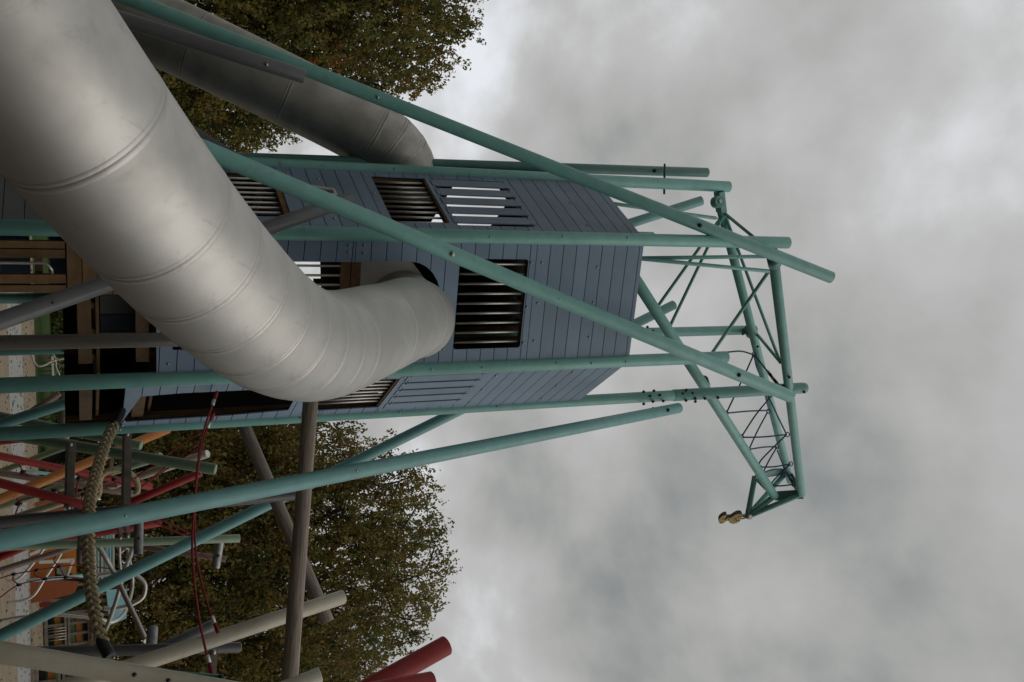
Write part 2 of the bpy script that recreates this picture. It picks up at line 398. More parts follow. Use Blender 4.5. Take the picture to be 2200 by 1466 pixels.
# front wall (A to B)
arch = [(0.30, 4.56), (1.22, 4.56)] + [(0.76 + 0.46 * math.cos(t), 5.13 + 0.39 * math.sin(t)) for t in np.linspace(0, PI, 13)]
fz = [(u, z) for z in (7.55,) for u in (0.35, 0.8, 1.25)] + [(0.3, 6.78), (0.8, 6.78), (1.28, 6.78), (0.3, 6.64), (0.85, 6.64), (1.3, 6.64), (0.2, 4.4), (0.2, 4.57), (0.12, 4.4), (0.12, 4.57), (1.35, 5.6), (1.2, 2.52), (1.42, 2.52)]
wall('A', 'B', [(ZB, ZJ1, -0.05), (ZJ1, ZJ2, 0), (ZJ2, ZT, 0)],
     [rect(0.31, 1.27, 2.56, 4.59, .02), arch, rect(0.26, 1.36, 5.73, 6.60)],
     bars=[(0.27, 1.35, 5.73, 6.60, 9), (0.31, 1.27, 2.6, 4.36, 9)],
     rails=[(0.1, 1.5, 4.33, 4.44, -0.05), (0.1, 1.5, 4.45, 4.56, -0.05), (0.1, 1.5, 6.6, 6.7, -0.06), (0.1, 1.5, 2.42, 2.54, -0.05), (0.1, 1.5, 5.63, 5.73, -0.06)], bolts=fz, name='front_wall')
# left wall (A to C)
lb = [(u, z) for u in (0.3, 0.85, 1.3) for z in (7.5, 6.82)] + [(0.3, 4.9), (0.9, 4.9), (1.35, 4.9), (0.3, 4.3), (1.2, 4.3), (1.3, 3.95)]
wall('A', 'C', [(ZB, 4.86, 0), (4.86, ZT, 0)],
     [rect(0.26, 1.34, 4.97, 5.66, .02), rect(0.22, 1.34, 5.74, 6.74, .01), rect(0.30, 1.28, 2.7, 3.82, .02)],
     bars=[(0.27, 1.34, 4.97, 5.68, 9), (0.30, 1.28, 2.7, 3.80, 9)],
     slats=[(0.23, 1.34, 5.72, 6.77, 5, 0.70)],
     rails=[(0.1, 1.45, 5.64, 5.76, -0.03), (0.1, 1.45, 3.76, 3.88, -0.03), (0.1, 1.45, 6.68, 6.80, -0.03), (0.1, 1.45, 4.86, 4.97, -0.05)], bolts=lb, name='left_wall')
# right wall (B to D)
rb = [(u, z) for u in (0.3, 0.8, 1.3) for z in (7.5, 6.42)] + [(0.2, 5.2), (1.4, 5.2), (1.36, 4.2), (1.44, 4.35)]
wall('B', 'D', [(2.10, 4.45, 0), (4.45, ZT, 0)],
     [[(0.42, 2.28), (1.44, 2.08), (1.38, 2.6), (1.30, 3.3), (1.28, 4.0), (0.30, 4.0), (0.36, 3.2), (0.42, 2.7)], rect(0.26, 1.30, 4.18, 5.16, .02), rect(0.14, 1.36, 5.26, 6.22, .01)],
     bars=[(0.27, 1.22, 4.20, 5.14, 8)], slats=[(0.15, 1.38, 5.24, 6.26, 5, 0.80)],
     rails=[(0.1, 1.46, 5.14, 5.27, -0.03), (0.1, 1.46, 4.03, 4.16, -0.03), (0.1, 1.46, 6.18, 6.30, -0.03)], bolts=rb, name='right_wall')
# rear walls
for fa, fb, hol, sl_ in (('D', 'E', [rect(0.2, 1.3, 5.3, 6.3, .02)], [(0.2, 1.3, 5.3, 6.3, 5, 0.8)]), ('E', 'F', [rect(0.2, 1.35, 4.1, 4.95, .02)], []),
                         ('F', 'C', [rect(0.2, 1.35, 6.2, 7.15, .02)], [])):
    wall(fa, fb, [(1.5, 4.4, 0), (4.4, ZT, 0)], hol, slats=sl_, rails=[(0.1, 1.4, 5.2, 5.3, -0.03), (0.1, 1.4, 6.3, 6.4, -0.03)] if sl_ else [(0.1, 1.4, 3.7, 3.8, -0.03)], name='rear_wall')
# decks inside the tower
def deck(z, shrink=0.9, nj=4, part=1.0):
    ring = [POSTS[k] for k in 'ABDEFC']; c = V((-0.65, 12.05))
    poly = [tuple(c + (V(p) - c) * shrink) for p in ring]
    mb = MB(); 
    for i in range(nj):
        t = (i + 0.5) / nj; a = V(POSTS['A']) * (1 - t) + V(POSTS['B']) * t; a = a + (c - a) * 0.12
        b = V(POSTS['F']) * (1 - t) + V(POSTS['E']) * t; b = b + (c - b) * 0.12; b = a + (b - a) * part
        mb.beam((*a, z - 0.10), (*b, z - 0.10), 0.06, 0.13)
    do = mb.build('deck_joists', 'pine', tower, (c[0], c[1], z))
    for i in range(11):
        t0 = -1.6 + i * 0.29; strip = halfplane(halfplane(poly, 0, 1, -(c[1] + t0), 1), 0, 1, -(c[1] + t0 + 0.28), -1)
        if len(strip) >= 3 and t0 < -1.6 + 3.2 * part:
            m2 = MB(); m2.prism([(u, w, z - 0.032) for u, w in strip], (0, 0, 0.032)); m2.build('deck_board', 'pine_dark', do, (c[0], c[1] + t0, z))
deck(4.5, part=0.5); deck(2.42); deck(1.86, nj=5); deck(7.85)  # the topmost is an unseen roof, added to keep the inside dark
# timber storey under the boards
def part_beam(name, p, q, w, h, m, up=(0, 0, 1)):
    mb = MB(); mb.beam(p, q, w, h, up); return mb.build(name, m, tower, tuple(p))
def lerp(a, b, t): return V(POSTS[a]) * (1 - t) + V(POSTS[b]) * t
cen2 = V((-0.65, 12.05))
for (fa, fb) in (('A', 'B'), ('B', 'D'), ('D', 'E'), ('E', 'F'), ('F', 'C'), ('C', 'A')):
    for z in (1.72, 2.27):
        a, b = lerp(fa, fb, 0.07), lerp(fa, fb, 0.90); a = a + (cen2 - a) * .06; b = b + (cen2 - b) * .06
        part_beam('timber_beam', (*a, z), (*b, z), 0.07, 0.13, 'pine_dark')  # the darker pine puts this storey's shade into the beam colour
# door frame between the front left post and the inner post
fr0 = lerp('A', 'B', 0.085); fr1 = lerp('A', 'B', 0.40); fd = unit(fr1 - fr0); fn = V((fd[1], -fd[0]))
def fp(t, z, off=0): q = fr0 + (fr1 - fr0) * t + fn * off; return (q[0], q[1], z)
doorway = MB()
for t, w in ((0.06, 0.07), (0.24, 0.085), (0.74, 0.085), (0.94, 0.07)):
    m2 = MB(); m2.box(fp(t, 0.76, -0.04), ((*fd, 0), (*fn, 0), (0, 0, 1)), (w / 2, 0.035, 0.80)); m2.build('door_stud', 'pine', tower, fp(t, 0))
for z in (1.64, 1.78, 1.92, 2.06, 2.2):
    m2 = MB(); m2.box(fp(0.5, z, -0.025), ((*fd, 0), (*fn, 0), (0, 0, 1)), (0.28, 0.03, 0.066)); m2.build('lintel_plank', 'pine', tower, fp(0.5, z))
for z in (1.66, 0.95, 1.32):
    m2 = MB(); m2.box(fp(0.5, z, -0.10), ((*fd, 0), (*fn, 0), (0, 0, 1)), (0.15, 0.03, 0.035)); m2.build('rung', 'pine_dark', tower, fp(0.5, z))
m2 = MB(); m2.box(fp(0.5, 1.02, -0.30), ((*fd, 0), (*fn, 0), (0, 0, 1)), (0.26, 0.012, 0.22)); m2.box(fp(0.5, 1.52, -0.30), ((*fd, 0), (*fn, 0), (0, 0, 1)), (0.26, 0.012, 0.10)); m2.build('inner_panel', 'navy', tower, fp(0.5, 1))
m2 = MB(); m2.tube(catmull([fp(0.40, 0.7, 0.05), fp(0.40, 1.2, 0.05), fp(0.40, 1.36, 0.06), fp(0.50, 1.43, 0.06), fp(0.62, 1.44, 0.0)], 6), 0.015, 10); m2.build('grab_handle', 'steel_bar', tower, fp(0.4, 1))
ip = (-0.621, 12, 1.17)
m2 = MB(); m2.tube([(ip[0], ip[1], -0.05), (ip[0], ip[1], 1.68)], 0.058, 20); m2.build('inner_post', 'teal', tower, (ip[0], ip[1], 0))
# navy and grey sheets added as painted shade in the storey under the deck
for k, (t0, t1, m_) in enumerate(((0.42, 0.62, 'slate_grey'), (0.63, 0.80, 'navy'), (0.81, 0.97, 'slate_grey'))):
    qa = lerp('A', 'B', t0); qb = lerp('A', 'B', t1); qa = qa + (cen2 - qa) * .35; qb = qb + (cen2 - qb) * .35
    part_beam('shade_sheet', (*qa, 2.06), (*qb, 2.06), 0.02, 0.36, m_)
gq = [lerp('A', 'C', 0.05), lerp('A', 'C', 0.95)]
gd = unit(gq[1] - gq[0]); gn = V((-gd[1], gd[0])); gn = gn if gn @ (gq[0] - cen2) > 0 else -gn
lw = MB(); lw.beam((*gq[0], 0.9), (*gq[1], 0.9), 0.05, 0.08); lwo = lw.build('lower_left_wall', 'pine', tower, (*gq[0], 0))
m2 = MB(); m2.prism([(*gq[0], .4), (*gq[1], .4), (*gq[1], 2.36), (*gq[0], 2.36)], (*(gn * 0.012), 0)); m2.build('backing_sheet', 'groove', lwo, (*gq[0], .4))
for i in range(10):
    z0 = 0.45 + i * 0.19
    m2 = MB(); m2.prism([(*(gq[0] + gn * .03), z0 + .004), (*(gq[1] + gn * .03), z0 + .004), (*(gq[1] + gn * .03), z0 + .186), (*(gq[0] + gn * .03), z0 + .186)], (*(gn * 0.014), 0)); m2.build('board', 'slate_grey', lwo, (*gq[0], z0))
# stainless handle plate on the left wall
a_ = (-1.81, 11.251, 4.155); b_ = (-1.775, 11.206, 4.416)
hp = MB(); wn_ = unit(V((-(POSTS['C'][1] - POSTS['A'][1]), POSTS['C'][0] - POSTS['A'][0], 0))); wn_ = wn_ if wn_[1] < 0 else -wn_
for du in (0.0, 0.13):
    dv_ = V((*unit(V(POSTS['C']) - V(POSTS['A'])), 0)) * (-du)
    hp.beam(V(a_) + wn_ * 0.05 + dv_, V(b_) + wn_ * 0.05 + dv_, 0.02, 0.035)
hp.beam(V(b_) + wn_ * 0.05, V(b_) + wn_ * 0.05 - V((*unit(V(POSTS['C']) - V(POSTS['A'])), 0)) * 0.13, 0.02, 0.03)
hp.beam(V(a_) + wn_ * 0.05, V(a_) + wn_ * 0.05 - V((*unit(V(POSTS['C']) - V(POSTS['A'])), 0)) * 0.13, 0.02, 0.03)
hp.build('handle_plate', 'white_paint', tower, a_)
pb = MB()                                                   # bolts on the posts
for k, zs in (('A', (2.3, 3.6, 5.2, 6.05, 7.0, 7.9)), ('B', (3.1, 3.2, 5.45, 6.1, 7.1, 7.6, 8.1)), ('C', (3.9, 4.4, 5.3, 6.3)), ('D', (4.2, 5.5, 6.9))):
    x, y = POSTS[k]
    for z in zs: bolt(pb, (x + 0.012 * (-1) ** int(z * 3), y - PR + 0.003, z), (0, -1, 0), 0.013, 0.008)
tag(pb.build('post_bolts', 'bolt_steel', tower, (0, 10.4, 0)), kind='stuff')

# ------------------------------------------------------------------ leaning poles
def pole(name, label, cat, p0, p1, r, m, ground=True, group=None, bolts=(), cap=None, n=24, taper=1.0):
    p0, p1 = V(p0), V(p1)
    if ground: p0 = to_ground(p0, p1)
    mb = MB(); q = p0 + (p1 - p0) * 0.5
    mb.tube([p0, p0 + (p1 - p0) * .25, q, p0 + (p1 - p0) * .75, p1], [r, r, r, r * (1 + taper) / 2, r * taper], n, bevel=min(0.008, r * .12))
    o = mb.build(name, m, None, p0); tag(o, label, cat, group)
    if cap:
        d = unit(p1 - p0); c2 = MB(); c2.tube([p1 + d * 0.0005, p1 + d * 0.004], r * taper - 0.01, n); c2.build('end_cap', cap, o, p1)
    d = unit(p1 - p0)
    for (t, m_, rr) in bolts:
        c2 = MB(); c = p0 + (p1 - p0) * t if t <= 1 else p1
        v = V((0, 0, 1.6)) - c; v = unit(v - d * (v @ d)); bolt(c2, c + v * (r - 0.004), v, rr, rr * .6); c2.build('bolt', m_, o, c)
    return o
TP = 'teal poles leaning against the tower'
pole('leaning_pole', 'long teal pole crossing in front of the tower\'s left wall, its free end topmost', 'pole', (-3.827, 11.3, 2.224), (-0.733, 10.25, 10.969), 0.081, 'teal', group=TP, bolts=[(.82, 'bolt_black', .03), (.45, 'bolt_steel', .02)])
pole('leaning_pole', 'teal pole running diagonally over the front wall, beside the barred window', 'pole', (-1.831, 9.3, 2.754), (0.873, 10.75, 10.622), 0.086, 'teal', group=TP, bolts=[(.50, 'bolt_steel', .03), (.9, 'bolt_black', .03), (.63, 'bolt_steel', .012)])
pole('leaning_pole', 'thick light teal pole right of the tower, bolted below the sleeve joint of a post', 'pole', (1.343, 8, 1.087), (1.066, 12.25, 9.798), 0.077, 'teal_light', group=TP, bolts=[(.42, 'bolt_steel', .012), (.2, 'bolt_steel', .012), (.96, 'bolt_black', .03)])
pole('leaning_pole', 'light teal pole passing behind the thick one and on behind the tower', 'pole', (3.404, 13.4, 0.712), (-0.535, 13.9, 10.867), 0.079, 'teal_light', group=TP)
pole('leaning_pole', 'teal pole rising behind the tower to a free end above its left wall', 'pole', (0.969, 15.5, 0.647), (-2.181, 13.1, 10.924), 0.077, 'teal_light', group=TP)
pole('leaning_pole', 'dark shaded teal pole hugging the tower\'s left post, top square cut', 'pole', (-2.342, 12.3, 3.564), (-2.406, 11.95, 10.218), 0.069, 'teal_dark', group=TP, bolts=[(.91, 'bolt_black', .03)])  # the darker teal puts this pole's shade into its colour
# grey supports
pole('support_pole', 'grey pole with cut end in front of the shaded tube slide, top left', 'pole', (-3.525, 10.9, 1.885), (-2.969, 10.7, 4.008), 0.079, 'grey', bolts=[(.9, 'bolt_steel', .02)])
pole('support_pole', 'grey pole slanting behind the bright slide up to the diagonal teal pole', 'pole', (-0.278, 8.9, 1.074), (-1.555, 10.15, 4.329), 0.074, 'grey', bolts=[(.34, 'bolt_black', .012)])
pole('support_pole', 'dark pole poking out above the bright slide, left of the tower', 'pole', (-2.63, 11.2, 2.469), (-2.144, 11.6, 3.451), 0.078, 'dark_grey', ground=False)
pole('slide_post', 'upright brownish steel post under the bright tube slide', 'post', (-0.105, 9.2, 1.051), (-0.096, 9.2, 2.655), 0.064, 'brown_steel')

# ------------------------------------------------------------------ tube slides
def slide(name, label, ctrl, r, ring_at, m, lead=0.0):
    """tube slide of rolled sheet sections with a welded lip at each joint"""
    path = catmull(ctrl, 24); path = [V(p) for p in path]
    acc = [0.0]
    for i in range(1, len(path)): acc.append(acc[-1] + np.linalg.norm(path[i] - path[i - 1]))
    T = acc[-1]
    def at(s):
        s = min(max(s, 0), T); i = max(j for j in range(len(acc)) if acc[j] <= s + 1e-9); i = min(i, len(acc) - 2)
        t = (s - acc[i]) / (acc[i + 1] - acc[i]); return path[i] * (1 - t) + path[i + 1] * t
    root = empty(name, tuple(path[-1] * V((1, 1, 0))), label, 'slide')
    cuts = [0.0] + [t * T for t in ring_at] + [T]
    for a, b in zip(cuts[:-1], cuts[1:]):
        n = max(2, int((b - a) / 0.12)); pts = [at(a + 0.006 + (b - a - 0.012) * k / n) for k in range(n + 1)]
        mb = MB(); mb.tube(pts, r, 64, caps=False)
        if a > 0: 
            d = unit(at(a + .02) - at(a - .02)); mb.tube([at(a) + d * .004, at(a) + d * .012, at(a) + d * .024, at(a) + d * .032], [r, r + .002, r + .002, r], 64, caps=False)
        mb.build('tube_section', m, root, pts[0])
        if b < T:
            d = unit(at(b + .02) - at(b - .02)); s2 = MB(); s2.tube([at(b) - d * .034, at(b) - d * .026, at(b) - d * .012, at(b) - d * .004, at(b) + d * .004], [r, r + .0018, r + .0018, r, r - .003], 64, caps=False); s2.build('seam_ring', m, root, at(b))
    return root, at, T
S1 = [(-0.464, 11.046, 5.115), (-0.274, 10.424, 5.115), (-0.278, 9.894, 4.865), (-0.144, 8.916, 4.231), (-0.02, 7.289, 3.195), (-0.423, 6.024, 2.37), (-1.428, 4.766, 1.387), (-2.804, 4.023, 0.43)]
slide('tube_slide', 'bright stainless tube slide curving out of the front wall down to the left', S1, 0.43,
      [0.14, 0.271, 0.4013, 0.4426, 0.4839, 0.5252, 0.5633, 0.6014, 0.6427, 0.684, 0.7539, 0.87], 'steel')
S2 = [(-1.928, 12.5, 5.725), (-2.311, 12.42, 5.671), (-2.572, 12.35, 5.477), (-2.773, 12.35, 5.168), (-3.038, 12.4, 4.649), (-3.501, 12.5, 3.627), (-3.984, 12.7, 2.612), (-4.665, 13, 1.234)]
slide('tube_slide', 'shaded steel tube slide leaving the tower on its left side', S2, 0.445, [0.11, 0.1452, 0.1852, 0.40, 0.62, 0.85], 'steel_dull')
# cream mouth panel of the near slide, inside the arch
a3 = V((*POSTS['A'], 0)); d3 = unit(V((*POSTS['B'], 0)) - a3); n3_ = V((d3[1], -d3[0], 0)); n3_ = n3_ if n3_[1] < 0 else -n3_
mb = MB(); pl = [a3 + d3 * u + V((0, 0, z)) - n3_ * 0.22 for u, z in ((0.33, 4.60), (1.19, 4.60), (1.19, 5.2), (1.02, 5.40), (0.56, 5.40), (0.33, 5.2))]
mb.prism(pl, n3_ * 0.015); mp_o = mb.build('slide_mouth_panel', 'white_paint', tower, tuple(pl[0]))
# ------------------------------------------------------------------ crane jib
jib = empty('crane_jib', (-1.862, 11.9, 10.397), 'teal lattice crane jib of three tubes jutting out over the tower', 'crane jib')
def jt(name, p, q, r, m='teal', n=18, bevel=0.006):
    mb = MB(); mb.tube([p, (V(p) + V(q)) / 2, q], r, n, bevel=bevel); return mb.build(name, m, jib, p)
C1a, C1b = (-0.927, 11.5, 8.56), (3.017, 14.6, 13.43)
C2a, C2b = (-1.856, 11.95, 10.45), (2.886, 15.2, 14.31)
C3a, C3b = (-1.116, 10.597, 10.271), (2.977, 14.3, 13.808)
jt('chord', C1a, C1b, 0.082); jt('chord', C2a, C2b, 0.072); jt('chord', C3a, C3b, 0.074)
jt('chord', V(C1a) + V((-0.12, 0.1, 0.05)), V(C1a) * 0.5 + V(C1b) * 0.5 + V((-0.10, 0.1, 0.03)), 0.03)
def on(a, b, t): return tuple(V(a) * (1 - t) + V(b) * t)
HG = (-1.816, 11.95, 10.499)
for p, q, r in ((HG, (-0.446, 12.4, 9.57), .024), (HG, (-0.162, 12.3, 9.724), .024), ((-0.838, 10.75, 10.306), (0.262, 12.6, 10.688), .026), (HG, (-1.095, 10.7, 10.37), .024), (HG, (0.441, 12.1, 11.584), .024),
                ((-0.09, 13.4, 12.096), (0.444, 12.2, 11.667), .026), ((-1.006, 10.7, 8.232), (-0.854, 10.72, 10.298), .026), ((-1.016, 10.75, 8.263), (-1.059, 10.72, 10.401), .026), ((-1.857, 11.6, 8.196), (-1.728, 11.9, 10.309), .026)):
    s = jt('strut', p, q, r, n=12, bevel=0.003)
    d = unit(V(q) - V(p))
    for e_, sg in ((V(p), 1), (V(q), -1)):
        m2 = MB(); m2.box(e_ + d * 0.02 * sg, (d, unit(np.cross(d, V((0, 0, 1)))), (0, 0, 1)), (0.05, 0.008, r * 1.15)); m2.build('clevis', 'teal_dark', s, e_)
# hinge lug on the left post
hx, hy = POSTS['C']; hz = HG[2]
HL = V((-1.932, 11.62, 10.185))
m2 = MB(); m2.tube([HL, HL + V((0, .12, 0))], 0.085, 24); m2.beam((-2.091, 11.72, 10.248), (-1.812, 11.8, 10.338), 0.10, 0.13, (0, 1, 0)); m2.build('hinge_lug', 'teal', jib, HL)
m2 = MB(); m2.tube([HL - V((0, .02, 0)), HL + V((0, .01, 0))], 0.028, 12); m2.build('hinge_pin', 'bolt_steel', jib, HL)
# saddles with black bolts where the tubes meet the posts
for c, r in ((on(C3a, C3b, 0.03), .09), (on(C3a, C3b, 0.50), .09), ((-0.052, 13.5, 12.124), .09), ((0.755, 13, 10.79), .09)):
    c = V(c); sb = MB(); sb.tube([c - V((0.05, .045, .05)), c + V((0.05, .045, .05))], r, 18); sb.build('saddle_clamp', 'teal_dark', jib, c)
bbk = MB()
BP = [(0.801, 12.33, 9.25), (0.795, 12.33, 9.427), (0.868, 12.33, 9.36), (0.862, 12.33, 9.53), (0.979, 12.33, 9.244), (0.953, 12.33, 9.406), (0.955, 12.33, 9.584), (1.044, 12.2, 9.32), (1.157, 12.1, 9.253), (0.808, 12.33, 10.001), (0.861, 12.33, 9.933), (0.862, 12.33, 10.108), (0.968, 12.33, 9.988), (0.949, 12.33, 10.156), (0.991, 12.33, 10.155), (0.957, 12.33, 10.333), (0.955, 12.33, 10.573), (0.726, 12.9, 10.684), (-0.164, 13.5, 10.08), (-0.102, 13.5, 10.184), (-0.008, 13.5, 11.967), (0.036, 13.2, 11.983), (0.208, 13.2, 12.035), (0.686, 12.1, 11.757), (0.948, 12.33, 12.24)]
for c in BP:
    bbk.ball(c, 0.024, 8); 
tag(bbk.build('bolt_heads', 'bolt_black', jib, (0.808, 12.33, 10.001)), kind='stuff')
m2 = MB(); m2.tube([(-2.483, 11.9, 9.442), (-2.019, 11.7, 9.288)], 0.016, 8); m2.build('through_bolt', 'bolt_black', tower, (-2.483, 11.9, 9.442))
sl = MB(); x, y = POSTS['D']; z0 = (0.858, 12.41, 9.804)[2]
sl.tube([(x, y, z0), (x, y, z0 + 0.02), (x, y, TOPZ['D'] - .05)], [PR + .001, PR + .009, PR + .009], 28, caps=False); sl.build('post_sleeve', 'teal', tower, (x, y, z0))
# head frame: end plates and a three-legged pyramid down to the hook
T1, T2, T3 = V(C1b), V(C2b), V(C3b)
Q1, Q2 = V((2.663, 14.9, 13.229)), V((2.699, 15.3, 14.332))
AP = V((3.404, 14.9, 13.031))
def plate(p, q, w, up):
    mb = MB(); mb.beam(p, q, w, 0.02, up); return mb.build('head_plate', 'teal_dark', jib, p)
plate(T1, T3 + (T3 - T1) * .06, 0.17, (0, .5, 1)); plate(Q1, Q2, 0.17, (0.3, 0, 1)); plate(Q2, T3, 0.14, (0.3, 0, 1)); plate(Q1, T1, 0.12, (0, -1, 0.2))
for q in (Q1, T1, T3, Q2): jt('head_leg', q, AP, 0.052, 'teal', 14)
m2 = MB(); m2.tube([AP - V((0, .09, 0)), AP + V((0, .09, 0))], 0.045, 14); m2.build('head_pin', 'bolt_steel', jib, AP)
# dark blue net rope laced between the jib tubes
net = empty('rope_net', (1.427, 13.5, 11.956), 'dark blue rope laced in zigzags between the jib tubes', 'rope net')
def rope(name, pts, r, m, parent, sag=0.0, n=8, dens=8):
    p = [V(q) for q in pts]
    if sag and len(p) == 2:
        p = [p[0] * (1 - t) + p[1] * t - V((0, 0, sag * 4 * t * (1 - t))) for t in np.linspace(0, 1, 9)]
    elif len(p) > 2: p = catmull(p, dens)
    mb = MB(); mb.tube(p, r, n); return mb.build(name, m, parent, p[0])
for seg in ([(0.278, 13, 11.259), (0.274, 13.1, 11.613), (0.337, 13.2, 11.934)], [(0.345, 13.2, 11.943), (0.664, 13.2, 11.751), (1.294, 13.4, 11.512)], [(1.302, 13.4, 11.512), (1.313, 13.6, 12.086), (1.351, 13.9, 12.772)],
            [(1.046, 13.5, 12.56), (1.362, 13.5, 12.202), (1.74, 13.7, 12.041)], [(1.383, 13.9, 12.761), (1.678, 13.8, 12.458), (2.011, 13.9, 12.335)], [(1.764, 13.7, 12.04), (1.773, 13.6, 12.416), (1.765, 13.6, 12.919)],
            [(1.074, 13.5, 12.469), (1.422, 13.6, 12.729), (1.765, 13.6, 12.919)], [(2.011, 13.9, 12.335), (2.021, 14.1, 12.807), (2.061, 14.3, 13.26)], [(1.765, 13.6, 12.919), (2.06, 13.9, 12.799), (2.256, 14, 12.647), (2.363, 14.1, 12.723)],
            [(2.071, 14.3, 13.271), (2.287, 14.2, 13.003), (2.478, 14.2, 12.871)], [(2.372, 14.1, 12.733), (2.372, 14, 12.972), (2.349, 14, 13.318)], [(2.494, 14.2, 12.87), (2.487, 14.4, 13.242), (2.531, 14.6, 13.631)],
            [(2.357, 14, 13.307), (2.572, 14.2, 13.203), (2.732, 14.4, 13.212), (2.784, 14.4, 13.221)], [(2.784, 14.4, 13.221), (2.784, 14.3, 13.363), (2.761, 14.2, 13.536)], [(0.354, 13.2, 11.953), (0.561, 13.3, 12.082), (0.773, 13.5, 12.341)],
            [(0.354, 13.2, 11.972), (0.601, 12.8, 11.892), (0.798, 12.3, 11.709)], [(2.131, 14.3, 13.279), (2.508, 14.6, 13.676), (2.737, 14.3, 13.611)], [(2.549, 14.6, 13.641), (2.626, 14.4, 13.58), (2.719, 14.3, 13.601)]):
    rope('rope', seg, 0.0135, 'rope_blue', net)
for p, q in (((0.609, 12.8, 11.901), (0.669, 12.6, 11.803)), ((0.692, 12.6, 11.82), (0.773, 12.4, 11.747)), ((2.664, 14.4, 13.633), (2.719, 14.3, 13.601))):
    mb = MB(); mb.tube([p, q], 0.026, 10); mb.build('turnbuckle', 'bolt_black', net, p)
for c in ((0.338, 13.2, 11.953), (1.302, 13.4, 11.503), (1.368, 13.9, 12.782), (1.755, 13.7, 12.031), (1.767, 13.6, 12.94), (2.019, 13.9, 12.334), (2.062, 14.3, 13.271), (2.38, 14.1, 12.722), (2.35, 14, 13.328), (2.792, 14.4, 13.221), (2.762, 14.2, 13.547)):
    ct = V(c); ring = [ct + 0.04 * V((math.cos(t), 0, math.sin(t))) for t in np.linspace(0, 2 * PI, 12, endpoint=False)]
    mb = MB(); mb.tube(ring, 0.009, 6, closed=True); mb.build('eye_ring', 'bolt_black', net, c)
# crane hook
hk = [(3.382, 14.9, 12.913), (3.346, 14.9, 12.884), (3.335, 14.9, 12.815), (3.351, 14.9, 12.746), (3.378, 14.9, 12.687), (3.397, 14.9, 12.646), (3.391, 14.9, 12.607), (3.392, 14.9, 12.566), (3.419, 14.9, 12.513), (3.411, 14.9, 12.5), (3.375, 14.9, 12.535), (3.354, 14.9, 12.562), (3.329, 14.9, 12.542), (3.338, 14.9, 12.471), (3.378, 14.9, 12.401), (3.421, 14.9, 12.371), (3.466, 14.9, 12.393), (3.48, 14.9, 12.443), (3.468, 14.9, 12.5), (3.439, 14.9, 12.547), (3.44, 14.9, 12.593), (3.465, 14.9, 12.609), (3.491, 14.9, 12.637), (3.509, 14.9, 12.694), (3.506, 14.9, 12.775), (3.479, 14.9, 12.845), (3.437, 14.9, 12.893), (3.397, 14.9, 12.917)]
hook = empty('crane_hook', tuple(AP), 'ochre crane hook with dark edges hanging from the jib tip', 'hook')
mb = MB(); mb.prism(hk, (-0.05, 0.09, 0.06), 0, 1); mb.build('hook_body', ['hook_wood', 'hook_edge'], hook, hk[0])
for p, q in (((3.368, 14.92, 12.899), (3.369, 14.9, 13.033)), ((3.437, 14.92, 12.896), (3.438, 14.9, 13.03))):
    mb = MB(); mb.tube([p, q], 0.012, 8); mb.build('link', 'bolt_steel', hook, p)
hb = MB()
for c in ((3.382, 14.87, 12.86), (3.386, 14.87, 12.807), (3.414, 14.87, 12.742), (3.45, 14.87, 12.762), (3.456, 14.87, 12.815), (3.414, 14.87, 12.574), (3.385, 14.87, 12.46), (3.449, 14.87, 12.406)): hb.ball(c, 0.014, 6)
tag(hb.build('bolt_heads', 'bolt_black', hook, hk[0]), kind='stuff')

# ------------------------------------------------------------------ timber logs and near coloured poles on the right
def log(name, label, p0, p1, r0, r1, m='log_wood'):
    p0, p1 = V(p0), V(p1); d = unit(p1 - p0); Ln = np.linalg.norm(p1 - p0)
    mb = MB(); q = []; rr = []; lr = random.Random(int(Ln * 1000))
    for i in range(15):
        t = i / 14; q.append((0, 0, Ln * t)); rr.append((r0 + (r1 - r0) * t) * (1 + lr.uniform(-.012, .012)))
    mb.tube(q, rr, 24, bevel=0.006)
    o = mb.build(name, m); o.location = p0; o.rotation_euler = Vector(d).to_track_quat('Z', 'Y').to_euler()
    return tag(o, label, 'log')
log('timber_log', 'weathered grey-brown log reaching out from behind the slide to the right', (0.546, 10.9, 4.021), (4.094, 10.2, 3.494), 0.084, 0.088)
log('timber_log', 'second weathered log, slanting behind the first, its cut end showing', (0.953, 13.2, 3.613), (3.497, 12.3, 4.464), 0.082, 0.085)
pole('playground_pole', 'cream pole with open top end slanting behind the weathered log', 'pole', (3.207, 10.6, 1.877), (2.945, 11.3, 4.421), 0.083, 'cream', cap='white_paint', bolts=[(.86, 'bolt_steel', .03)])
pole('playground_pole', 'thick cream pole lying low across the near corner, rope tied to it', 'pole', (2.096, 8.4, 0.585), (3.048, 8.6, 3.16), 0.082, 'cream', ground=False, bolts=[(.54, 'bolt_black', .018), (.64, 'bolt_black', .018), (.76, 'bolt_black', .018)])
pole('playground_pole', 'short cream pole end at the frame edge below the log', 'pole', (3.503, 10, 3.231), (3.37, 10, 3.836), 0.080, 'cream', ground=True, cap='white_paint')
pole('playground_pole', 'dark red pole end pointing up against the sky, longer of the pair', 'pole', (3.088, 8.2, 3.472), (2.753, 8.4, 4.644), 0.090, 'red')
pole('playground_pole', 'dark red pole end beside the longer one, cut by the frame', 'pole', (2.779, 7.6, 3.337), (2.811, 7.7, 4.254), 0.088, 'red')
